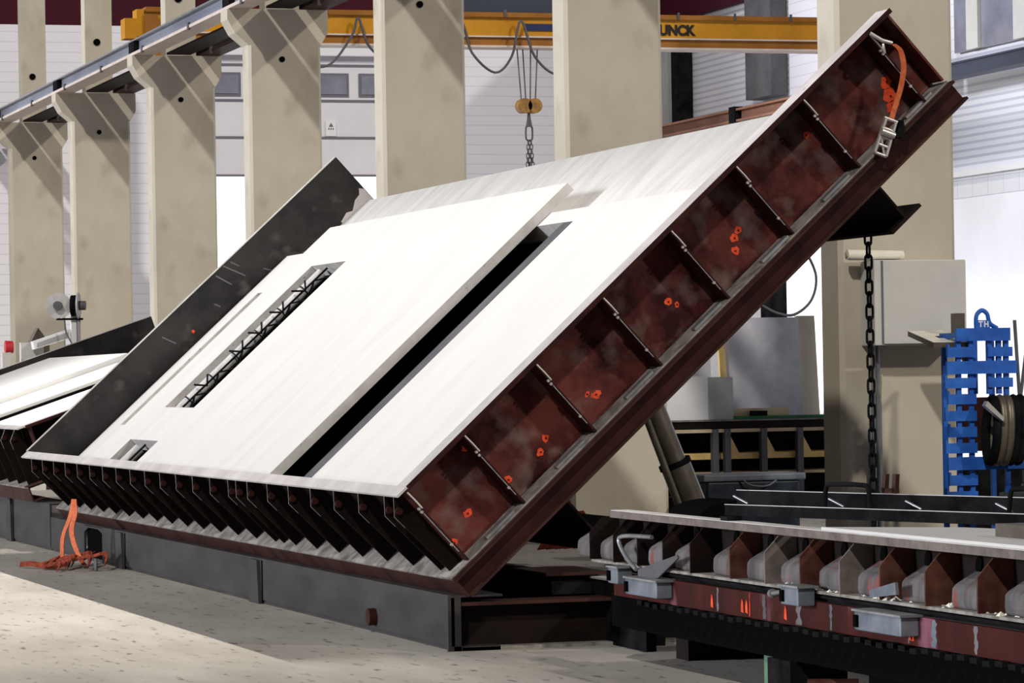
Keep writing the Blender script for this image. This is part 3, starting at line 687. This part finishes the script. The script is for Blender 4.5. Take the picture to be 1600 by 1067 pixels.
tr = MB().box(XC+0.0, XC+0.03, 4.84, 4.93, 0.0, 1.4); solo(tr, 'cable_tray', 'midpost', 'flat grey cable tray fixed down the right column', 'cable tray')
shf = thing('bracket_plate', 'cream plate with a square hole on a dark bracket beside the cabinet', 'bracket', (-4.3, 5.25, 1.82)); off = shf.location
pm = MB(); rect_minus(pm, -4.62, -4.15, 4.98, 5.26, [(-4.40, -4.32, 5.10, 5.20)], 1.845, 1.885, 0, 1)
pm.v = [(p[0], p[1], p[2]+0.02-0.20*(p[0]+4.62)) for p in pm.v]
pm.build('plate', ['paper', 'oldmetal'], shf, off=off)
MB().prism([(5.10, 1.845), (5.36, 1.845), (5.42, 1.62), (5.34, 1.66), (5.25, 1.80)], 0, -4.42, -4.39).build('gusset', 'oldmetal', shf, off=off)
MB().box(-4.45, -4.35, 5.26, 5.33, 1.70, 2.03).build('upright', 'oldmetal', shf, off=off)

# ------------------------------------------------------------------ blue rack
bf = thing('hanging_rack', 'bright blue steel storage rack with lifting eye and side prongs', 'rack', (-4.35, 5.36, 0)); off = bf.location
for x in (-4.40, -4.15):
    for y, z0_ in ((5.17, 0.0), (5.27, 0.0), (5.42, 1.42), (5.50, 1.42), (5.56, 0.0)):
        if x == -4.40 and y in (5.27, 5.50): continue
        MB().box(x, x+0.03, y-0.018, y+0.018, z0_, 1.87).build('upright', 'blue', bf, off=off)
for z, ya, yb in ((1.865, 5.14, 5.58), (1.62, 5.06, 5.63), (0.905, 5.06, 5.72), (0.2, 5.10, 5.60)):
    MB().box(-4.12, -4.09, ya, yb, z-0.048, z+0.048).build('cross_plate', 'blue', bf, off=off)
for y in (5.14, 5.56):
    MB().box(-4.40, -4.12, y, y+0.03, 1.84, 1.88).build('side_rail', 'blue', bf, off=off)
for k, z in enumerate((1.735, 1.505, 1.385, 1.26, 1.14, 1.02, 0.78, 0.66, 0.54)):
    y = 5.06+(0.0 if k % 2 else 0.025)
    q = MB(); q.box(-4.13, -4.10, y, 5.30, z-0.038, z+0.038); q.box(-4.13, -4.10, y-0.014, y, z-0.038, z+0.062)
    if k in (0, 1, 3): q.box(-4.13, -4.10, 5.40, 5.60, z-0.035, z+0.035)
    q.build('prong', 'blue', bf, off=off)
lu = MB().tube(smooth_path([(-4.11, 5.31, 1.91), (-4.11, 5.31, 1.98), (-4.11, 5.322, 2.02), (-4.11, 5.36, 2.045), (-4.11, 5.40, 2.02), (-4.11, 5.413, 1.97), (-4.11, 5.43, 1.94), (-4.11, 5.48, 1.91)], 4), 0.017, 8)
lu.build('lifting_eye', 'blue', bf, off=off)
MB().box(-4.115, -4.10, 5.30, 5.42, 1.91, 1.972).build('marking_plate', 'blue', bf, off=off)
q = MB()
for (a_, b_, c_, d_) in ((5.325, 5.360, 1.955, 1.965), (5.338, 5.347, 1.920, 1.955), (5.370, 5.379, 1.920, 1.965), (5.397, 5.406, 1.920, 1.965), (5.379, 5.397, 1.938, 1.947)):
    q.box(-4.0995, -4.097, a_, b_, c_, d_)
q.build('lettering', 'white', bf, off=off)
# hoses hanging right of rack
for i, (y0, y1, l) in enumerate(((5.63, 5.66, 'inner dark rod leaning beside the blue rack'), (5.75, 5.67, 'outer dark rod leaning beside the blue rack'))):
    q = MB().tube([(-4.12, y0, 1.97-0.04*i), (-4.12, y1, 1.4), (-4.12, y1+0.03, 0.0)], 0.014, 8); solo(q, 'steel_rod', 'darkpost', l, 'rod')
# tyre-like hose coil
hb = thing('hose_coil', 'dark coil of thick hose slung on the blue rack', 'hose', (-3.95, 5.47, 1.15)); off = hb.location
for k in range(5):
    yy = 5.36+0.055*k
    MB().tube([(-3.98+0.0*k+math.cos(t_)*0.10, yy+math.sin(t_)*0.015, 1.15+math.sin(t_)*0.235) for t_ in [2*PI*j/24 for j in range(24)]], 0.034, 8, closed=True).build('hose_turn', 'oldmetal' if k in (1, 2) else 'black', hb, off=off)
tb = MB(); tb.add([(-3.80, 5.23, 1.335), (-3.80, 5.37, 1.22), (-3.80, 5.38, 1.245), (-3.80, 5.25, 1.37), (-3.86, 5.23, 1.335), (-3.86, 5.37, 1.22), (-3.86, 5.38, 1.245), (-3.86, 5.25, 1.37)],
       [(0, 1, 2, 3), (7, 6, 5, 4), (0, 4, 5, 1), (1, 5, 6, 2), (2, 6, 7, 3), (3, 7, 4, 0)])
solo(tb, 'metal_bar', 'weld', 'short bright metal bar resting against the hose coil', 'bar')
# machinery heap at right edge behind the rack
rw = MB().box(-6.0, -5.9, 5.72, 8.5, 0.95, 1.38); rw.box(-6.0, -5.9, 5.72, 8.5, 0, 0.9, 1)
solo(rw, 'site_barrier', ['red', 'black'], 'dark red and black panel behind the blue rack at right', 'barrier')
mc = thing('floor_machine', 'dark machine with grey bracket standing at the foot of the blue rack', 'machine', (-3.6, 5.7, 0)); off = mc.location
MB().box(-3.9, -3.3, 5.42, 6.3, 0.0, 0.66).build('body', 'black', mc, off=off, bevel=0.02)
MB().box(-3.9, -3.3, 5.60, 6.3, 0.66, 0.90).build('hood', 'black', mc, off=off, bevel=0.03)
MB().box(-3.95, -3.35, 5.40, 5.75, 0.665, 0.69).build('tray', 'oldmetal', mc, off=off)
MB().prism([(5.42, 0.60), (5.47, 0.62), (5.56, 0.46), (5.53, 0.44)], 0, -3.3, -3.27).build('grey_bracket', 'galv', mc, off=off)

# ================================================================== background between the columns (far bay)
bn = thing('formwork_bench', 'long timber and steel workbench behind the cylinder, seen between the right columns', 'bench', (-18, 8.8, 0)); off = bn.location
MB().box(-18.6, -17.9, 7.3, 10.6, 0.98, 1.06).build('bench_top', 'red_dark', bn, off=off)
MB().box(-18.6, -17.88, 7.3, 10.6, 1.06, 1.075).build('top_edge', 'dust', bn, off=off)
MB().box(-18.6, -17.88, 7.3, 10.6, 0.93, 0.97).build('timber_rail', 'wood', bn, off=off)
MB().box(-18.6, -17.95, 7.3, 10.6, 0.62, 0.69).build('shelf', 'wood_yellow', bn, off=off)
MB().box(-18.7, -18.6, 7.3, 10.6, 0.0, 1.0).build('back_board', 'black', bn, off=off)
MB().box(-18.6, -17.9, 7.3, 10.6, 0.44, 0.47).build('lower_rail', 'wood', bn, off=off)
for y in (7.35, 8.40, 8.55, 9.0, 9.45, 10.0, 10.5):
    MB().box(-17.94, -17.85, y-0.035, y+0.035, 0.0, 0.97).build('leg', 'darkpost', bn, off=off)
for y in (8.60, 9.05, 9.50): MB().prism([(y, 0.69), (y+0.13, 0.69), (y, 0.93)], 0, -18.0, -17.97).build('brace', 'wood_yellow', bn, off=off)
solo(MB().box(-18.4, -18.0, 8.2, 10.6, 1.078, 1.11), 'painted_rail', 'green', 'green painted rail lying on the timber workbench', 'rail')
solo(MB().box(-18.3, -18.2, 8.15, 9.45, 1.112, 1.20), 'timber_beam', 'wood', 'timber beam lying on the green rail of the bench', 'timber')
solo(MB().box(-18.18, -18.05, 8.95, 9.12, 1.112, 1.17), 'timber_offcut', 'black', 'dark offcut lying on the bench before the timber beam', 'timber')
gb = MB(); gb.box(-18.45, -17.98, 7.80, 8.36, 1.078, 1.58, 0); gb.box(-18.45, -17.98, 8.36, 8.67, 1.078, 1.57, 1)
solo(gb, 'concrete_block', ['white', 'box_grey'], 'white and grey block standing on the left end of the bench', 'block')
def lean(name, mats, label, y0, y1, ytop0, ytop1, z0, z1, x, th=0.06, cat='board'):
    b_ = MB(); b_.prism([(y0, z0), (y1, z0), (ytop1, z1), (ytop0, z1)], 0, x-th, x); return solo(b_, name, mats, label, cat)
lean('sheet_board', 'board', 'large grey sheet leaning upright behind the workbench', 8.98, 9.99, 8.94, 9.91, 0.0, 2.27, -19.0)
lean('sheet_board', 'column', 'narrow beige sheet leaning right of the large grey one', 10.06, 10.30, 9.96, 10.20, 0.0, 2.29, -19.2)
lean('sheet_board', 'white', 'pale bluish sheet leaning left of the yellow pole', 8.3, 9.02, 8.3, 8.95, 0.0, 2.3, -19.5)
lean('yellow_pole', 'wood_yellow', 'yellow pole leaning between the upright sheets', 8.93, 9.01, 8.82, 8.90, 0.0, 2.10, -18.85, 0.05, 'pole')
bi = thing('storage_bin', 'dark plastic storage bin with grey lid behind the flat table', 'bin', (-8, 5.03, 0)); off = bi.location
MB().box(-8.5, -8.0, 4.60, 5.45, 0.0, 0.69).build('body', 'bin', bi, off=off, bevel=0.02)
MB().box(-8.52, -7.98, 4.56, 5.50, 0.69, 0.75).build('lid', 'bin_lid', bi, off=off, bevel=0.015)
MB().tube(smooth_path([(-7.97, 4.92, 0.70), (-7.95, 4.98, 0.655), (-7.95, 5.12, 0.645), (-7.97, 5.22, 0.69)], 4), 0.008, 6).build('handle', 'bin_lid', bi, off=off)
# low dark girder stacks behind the cylinder
solo(MB().box(-14, -9, 5.7, 5.8, 0.3, 0.42), 'floor_rail', 'black', 'black rail along the floor behind the broad column', 'rail')

# ================================================================== cable reels on post (left)
cp = thing('reel_post', 'white post with two cable reels behind the half-tilted table', 'cable reel stand', (-33, 3.66, 0)); off = cp.location
MB().box(-33.1, -33.0, 3.62, 3.70, 0, 2.66).build('post', 'white', cp, off=off)
MB().box(-33.12, -32.98, 3.71, 3.76, 0, 2.66).build('back_strip', 'midpost', cp, off=off)
MB().box(-33.06, -32.96, 3.40, 3.80, 2.60, 2.63).build('arm', 'black', cp, off=off)
for yc, tl in ((3.42, 0.75), (3.74, 0.25)):
    d_ = Vector((math.cos(math.radians(20)), -0.35+tl*0.1, 0)).normalized() if yc < 3.6 else Vector((0.35, 0.94, 0)).normalized()
    P0 = Vector((-32.97, yc, 2.82))
    MB().tube([P0-d_*0.02, P0+d_*0.0], 0.20, 24).build('reel_disc', 'sheave', cp, off=off)
    MB().tube([P0-d_*0.12, P0-d_*0.02], 0.16, 20).build('cable_winding', 'black', cp, off=off)
    MB().tube([P0, P0+d_*0.10], 0.07, 12).build('hub', 'darkpost', cp, off=off)
MB().tube([(-32.9, 3.50, 2.60), (-32.9, 3.52, 2.40), (-32.9, 3.60, 2.25)], 0.012, 6).build('cable_tail', 'darkpost', cp, off=off)
tg = MB(); tg.prism([(3.06, 2.16), (3.60, 2.32), (3.60, 2.46), (3.04, 2.28)], 0, -33.3, -33.05); tg.prism([(3.10, 2.19), (3.58, 2.34), (3.58, 2.42), (3.10, 2.26)], 0, -33.05, -33.04, 1)
solo(tg, 'steel_trough', ['white', 'midpost'], 'white trough sloping up to the cable reel post', 'trough')
wb_ = MB().box(-33.5, -33.35, 2.90, 3.25, 0, 2.27); solo(wb_, 'machine_housing', 'cab', 'pale upright housing left of the cable reel post', 'housing')
pr = MB(); pr.prism([(3.10, 0), (3.40, 0), (3.40, 2.26), (3.23, 2.50), (3.10, 2.26)], 0, -34.0, -33.7); solo(pr, 'tarpaulin_heap', 'oldmetal', 'brown peaked cover behind the white trough', 'cover')
rd = MB().tube([(-33.0, 2.60, 2.20), (-33.0, 2.72, 2.20)], [0.10, 0.09], 12); rd.box(-33.1, -32.95, 2.55, 2.68, 0, 2.12, 1); solo(rd, 'warning_lamp', ['redbit', 'cab'], 'red rounded fitting on a pale post at the far left edge', 'lamp')

# ================================================================== FLAT TABLE, right foreground
FY = 0.59
ft = thing('flat_casting_table', 'ribbed dark red casting table lying flat at right foreground', 'casting table', (5.0, 2.2, 0)); off = ft.location
X0, X1 = 0.90, 9.0
MB().box(1.2, X1, FY, FY+0.10, 0.822, 0.853).build('top_rim', ['slab_rough'], ft, off=off)
MB().box(1.2, X1, FY-0.006, FY, 0.812, 0.850).build('rim_edge', 'rib_b', ft, off=off)
MB().box(1.2, X1, FY+0.34, 3.9, 0.26, 0.30).build('bed_plate', 'dark_steel', ft, off=off)
MB().box(X0, X1, FY+0.14, FY+0.16, 0.57, 0.82).build('side_web', 'red_dark', ft, off=off)
MB().box(X0, X1, FY-0.02, FY+0.2, 0.553, 0.567).build('bottom_flange', 'dust', ft, off=off)
cxx = MB(); cxx.box(X0+0.2, X1, FY+0.02, FY+0.06, 0.515, 0.552); cxx.box(X0+0.2, X1, FY-0.01, FY+0.03, 0.532, 0.545); cxx.build('black_channel', 'black', ft, off=off)
fa = MB().box(X0+0.42, X1, FY-0.03, FY+0.0, 0.385, 0.515)
random.seed(11)
for x, w_, k in ((2.95, .02, 2), (3.40, .008, 1), (3.60, .035, 2), (4.05, .05, 2), (4.45, .03, 2), (5.35, .015, 2), (6.05, .03, 2), (5.62, .04, 3)):
    pts_ = []; n_ = 7; w_ *= 0.8
    for q_ in range(n_+1): pts_.append((x-w_*random.uniform(.3, 1.1), 0.392+0.12*q_/n_))
    for q_ in range(n_, -1, -1): pts_.append((x+w_*random.uniform(.3, 1.1), 0.392+0.12*q_/n_))
    for q_ in range(n_):
        a_, b_, c_, d_ = pts_[q_], pts_[q_+1], pts_[2*n_-q_], pts_[2*n_+1-q_]
        fa.face([(a_[0], FY-0.0315, a_[1]), (d_[0], FY-0.0315, d_[1]), (c_[0], FY-0.0315, c_[1]), (b_[0], FY-0.0315, b_[1])], k)
for x in (2.87, 3.30, 3.36, 3.88, 5.37, 5.39):
    fa.face([(x-.018, FY-0.033, 0.41), (x+.018, FY-0.033, 0.405), (x+.012, FY-0.033, 0.46), (x-.005, FY-0.033, 0.475), (x-.015, FY-0.033, 0.45)], 1)
fa.build('fascia', ['flat_red', 'orange_mark', 'hump', 'bluegrey'], ft, off=off)
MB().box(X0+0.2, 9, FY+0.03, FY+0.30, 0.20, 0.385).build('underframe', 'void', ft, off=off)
bm = None
for k in range(44):
    x = 1.85+0.125*k
    if bm is None:
        bm = MB().box(-0.035, 0.035, FY-0.07-off[1], FY-0.031-off[1], -0.012, 0.012).build('lug', 'black', ft); o = bm
    else: o = bm.copy(); COL.objects.link(o); o.parent = ft
    o.location = (x-off[0], 0, 0.375-0.004*(k % 3)-off[2])
ribx = [0.91, 1.32, 1.72, 2.13, 2.55, 3.13, 3.61, 4.07, 4.56, 5.03, 5.53, 6.07, 6.6, 7.1]
for k, x in enumerate(ribx):
    z1_ = 0.80
    r = MB().prism([(FY-0.03, 0.567), (FY-0.03, 0.72), (FY+0.045, z1_), (FY+0.14, z1_), (FY+0.14, 0.567)], 0, x-0.008, x+0.004)
    r.build('stiffener_rib', 'rib_b' if k in (6, 8) else 'rib_a' if k > 4 else 'red_dark', ft, off=off)
    hx = x-0.03
    hp = MB()
    pr_ = [(FY+0.022, 0.568), (FY+0.015, 0.60), (FY+0.018, 0.655), (FY+0.035, 0.672), (FY+0.14, 0.73), (FY+0.14, 0.568)]
    hp.prism(pr_, 0, hx-0.34, hx-0.01)
    hp.build('spring_foot', 'hump', ft, off=off, bevel=0.012)
    if k > 3:
        ah = MB(); cyy = 0.757
        ah.prism([(hx-0.30+0.032*math.cos(t_)+0.010*math.sin(t_), cyy+0.038*math.sin(t_)) for t_ in [2*PI*j/12 for j in range(12)]], 1, FY+0.130, FY+0.1405); ah.build('lightening_hole', 'void', ft, off=off)
# legs under the flat table
MB().box(3.35, 3.52, FY+0.06, FY+0.22, 0.0, 0.20).build('leg', 'leg_green', ft, off=off)
MB().box(3.55, 3.85, FY+0.0, FY+0.30, 0.0, 0.20).build('leg', 'black', ft, off=off)
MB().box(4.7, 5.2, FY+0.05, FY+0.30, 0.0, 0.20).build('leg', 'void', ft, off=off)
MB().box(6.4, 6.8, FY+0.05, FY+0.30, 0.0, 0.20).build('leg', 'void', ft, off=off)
MB().box(1.1, 1.3, 1.0, 3.6, 0.0, 0.55).build('end_trestle', 'red_dark', ft, off=off)
cyl = MB().tube([(4.12, FY-0.02, 0.07), (4.22, FY+0.20, 0.07)], 0.068, 18); cyl.tube([(4.11, FY-0.03, 0.07), (4.12, FY-0.02, 0.07)], 0.045, 14, 1)
solo(cyl, 'gas_bottle', ['rib_a', 'hump'], 'rusty orange drum lying on the floor under the flat table', 'drum')
# clamps on the table side
def clamp(label, x, z, w_, kind=0):
    t = thing('form_clamp', label, 'clamp', (x, FY-0.08, z)); off = t.location
    MB().box(x-w_/2, x+w_/2, FY-0.12, FY-0.031, z-0.07, z+0.015).build('body', 'bluegrey', t, off=off, bevel=0.006)
    MB().box(x-w_/2-0.01, x+w_/2+0.02, FY-0.13, FY-0.02, z+0.016, z+0.026).build('top_plate', 'galv', t, off=off)
    MB().box(x-w_/2+0.02, x-w_/2+0.05, FY-0.135, FY-0.121, z-0.055, z-0.0).build('slot', 'void', t, off=off)
    if kind:
        MB().tube([(x-w_/2-0.16, FY-0.10, z-0.03), (x-w_/2, FY-0.10, z-0.01)], 0.012, 8).build('bolt', 'galv', t, off=off)
        MB().tube([(x-w_/2-0.17, FY-0.10, z-0.03), (x-w_/2-0.145, FY-0.10, z-0.027)], 0.022, 8).build('nut', 'galv', t, off=off)
    return t
clamp('small pale blue clamp at the left end of the flat table', 1.56, 0.535, 0.16)
clamp('blue-grey clamp second from the left on the flat table side', 2.02, 0.49, 0.50)
clamp('blue-grey clamp with protruding bolt, in the middle of the flat table side', 4.15, 0.565, 0.22, 1)
clamp('large grey clamp at right on the flat table side', 5.20, 0.50, 0.52)
gp = MB().prism([(4.98, 0.575), (5.28, 0.605), (5.27, 0.66), (4.98, 0.61)], 1, FY-0.06, FY-0.045); solo(gp, 'grey_plate', 'bluegrey', 'small grey angled plate on the ledge above the large clamp', 'plate')
bh = MB().tube(smooth_path([(1.93, FY-0.02, 0.73), (1.60, FY-0.05, 0.725), (1.50, FY-0.06, 0.70), (1.60, FY-0.06, 0.62), (1.78, FY-0.06, 0.55)], 6), 0.012, 8)
solo(bh, 'bent_handle', 'galv', 'bent steel handle rod at the left end of the flat table', 'handle')
br_ = MB().prism([(1.78, 0.50), (1.78, 0.55), (2.40, 0.655), (2.42, 0.64), (2.1, 0.52)], 1, FY-0.05, FY-0.04)
solo(br_, 'triangular_plate', 'darkpost', 'dark triangular plate leaning on the ribs beside the bent handle', 'plate')
# concrete rubble on the ledge
rb_ = MB(); random.seed(4)
for k in range(60):
    x = random.uniform(3.7, 6.6); y = FY-0.01+random.uniform(-0.01, 0.10); s_ = random.uniform(0.006, 0.022); z = 0.567
    rb_.add([(x-s_, y-s_, z), (x+s_, y-s_*.8, z), (x+s_*.8, y+s_, z), (x-s_, y+s_, z), (x, y, z+s_)], [(3, 2, 1, 0), (0, 1, 4), (1, 2, 4), (2, 3, 4), (3, 0, 4)])
solo(rb_, 'cement_crumbs', 'paper', 'pale cement crumbs scattered on the ledge of the flat table', 'rubble', kind='stuff')
# slab, block and black beam on top
sl_ = MB().prism([(4.25, 0.60), (4.72, 1.12), (7.0, 1.86), (9, 1.9), (9, 0.62)], 2, 0.8535, 0.868); solo(sl_, 'thin_concrete_sheet', 'slab', 'pale concrete sheet lying on the flat table', 'concrete slab')
solo(MB().box(5.62, 7.0, 0.86, 1.16, 0.869, 0.925), 'steel_block', 'oldmetal', 'dark bronze block lying on the flat table at the right edge', 'block')
hump = MB(); hump.tube([(1.9, 1.05+0.20*math.cos(t_), 0.86+0.10*math.sin(t_)) for t_ in [PI*j/10 for j in range(11)]], 0.02, 6)
hump2 = MB(); hump2.prism([(1.02+0.235*math.cos(t_), 0.835+0.085*math.sin(t_)) for t_ in [PI*j/14 for j in range(15)]], 0, 1.6, 2.1); solo(hump2, 'rubber_buffer', 'void', 'black humped cover on the left end of the flat table', 'cover')
# black double beam with hoop handles
P0 = Vector((2.86, 0.64, 0.876)); P1 = Vector((7.6, 2.16, 0.876)); D = (P1-P0); ang = math.atan2(D.y, D.x); LN = D.length
solo(MB().box(6.9, 7.0, 1.95, 2.15, 0.301, 0.874), 'steel_trestle', 'black', 'black trestle carrying the right end of the shuttering beam', 'trestle')
solo(MB().box(2.9, 3.0, 0.60, 0.68, 0.854, 0.875), 'rim_packer', 'black', 'small black packer under the left end of the shuttering beam', 'packer')
sb = thing('shuttering_beam', 'long black shuttering beam with hoop handles lying across the flat table', 'shuttering beam', P0, (0, 0, ang))
MB().box(0, LN, 0.0, 0.015, 0.0, 0.055).build('front_plate', 'black', sb)
MB().box(0, LN, -0.002, 0.017, 0.055, 0.058).build('front_edge', 'sill', sb)
MB().box(-0.15, LN, 0.20, 0.215, 0.0, 0.12).build('back_plate', 'black', sb)
MB().box(-0.15, LN, 0.198, 0.217, 0.12, 0.123).build('back_edge', 'sill', sb)
MB().box(0, LN, 0.02, 0.20, 0.0, 0.012).build('base_plate', 'black', sb)
for x in (0.10, 0.85, 1.42, 2.05):
    MB().tube([(x-0.05, 0.02, 0.10), (x+0.04, 0.04, 0.062)], 0.006, 6).build('pin', 'galv', sb)
for x in (0.78, 2.10):
    MB().tube(smooth_path([(x, 0.01, 0.06), (x+0.015, 0.01, 0.155), (x+0.06, 0.01, 0.172), (x+0.28, 0.01, 0.172), (x+0.33, 0.01, 0.155), (x+0.34, 0.01, 0.06)], 4), 0.012, 8).build('hoop_handle', 'black', sb)
fk = MB(); ca_, sa_ = math.cos(ang), math.sin(ang)
for dx_ in (0.0, 0.075): fk.add([(dx_+0.02, .19, .127), (dx_+.045, .19, .127), (dx_+.055, .19, .22), (dx_+.03, .19, .22), (dx_+0.02, .215, .127), (dx_+.045, .215, .127), (dx_+.055, .215, .22), (dx_+.03, .215, .22)],
    [(0, 1, 2, 3), (7, 6, 5, 4), (0, 4, 5, 1), (1, 5, 6, 2), (2, 6, 7, 3), (3, 7, 4, 0)])
fk.box(0.02, 0.125, .19, .215, .127, .15)
fk.v = [(P0.x+ca_*(p[0]+0.98)-sa_*p[1], P0.y+sa_*(p[0]+0.98)+ca_*p[1], P0.z+p[2]) for p in fk.v]
solo(fk, 'forked_bracket', 'brown', 'small brown forked bracket standing on the black shuttering beam', 'bracket')

# clutter between plinth and flat table
solo(MB().box(-1.0, -0.4, 0.75, 1.05, 0.286, 0.40), 'steel_packer', 'black', 'black packing block on the floor beam behind the table foot', 'block')
solo(MB().box(-1.05, -0.35, 0.70, 1.10, 0.401, 0.42), 'steel_packer', 'brown', 'thin brown plate on top of the black packing block', 'plate')
for i, (y, z, l) in enumerate(((1.0, 0.38, 'upper dark rail behind the packing block'), (1.2, 0.30, 'lower dark rail behind the packing block'))):
    q = MB().box(-9, 0.6-i*0.4, y, y+0.06, 0.0, z); q.box(-9, 0.6-i*0.4, y-0.01, y+0.07, z, z+0.012, 1)
    solo(q, 'floor_rail', ['black', 'sill'], l, 'rail')
st = MB()
for k in range(5):
    st.ribbon(smooth_path([(-1.6+0.02*k, 1.10+0.05*k, 0.74), (-1.55, 1.13+0.06*k, 0.62), (-1.6, 1.08+0.06*k, 0.5)], 4), (0.2, 1, 0.1), 0.07, 0.006)
solo(st, 'strap_bundle', 'strap_dull', 'dull orange strap bundle under the lower long beam', 'strap')
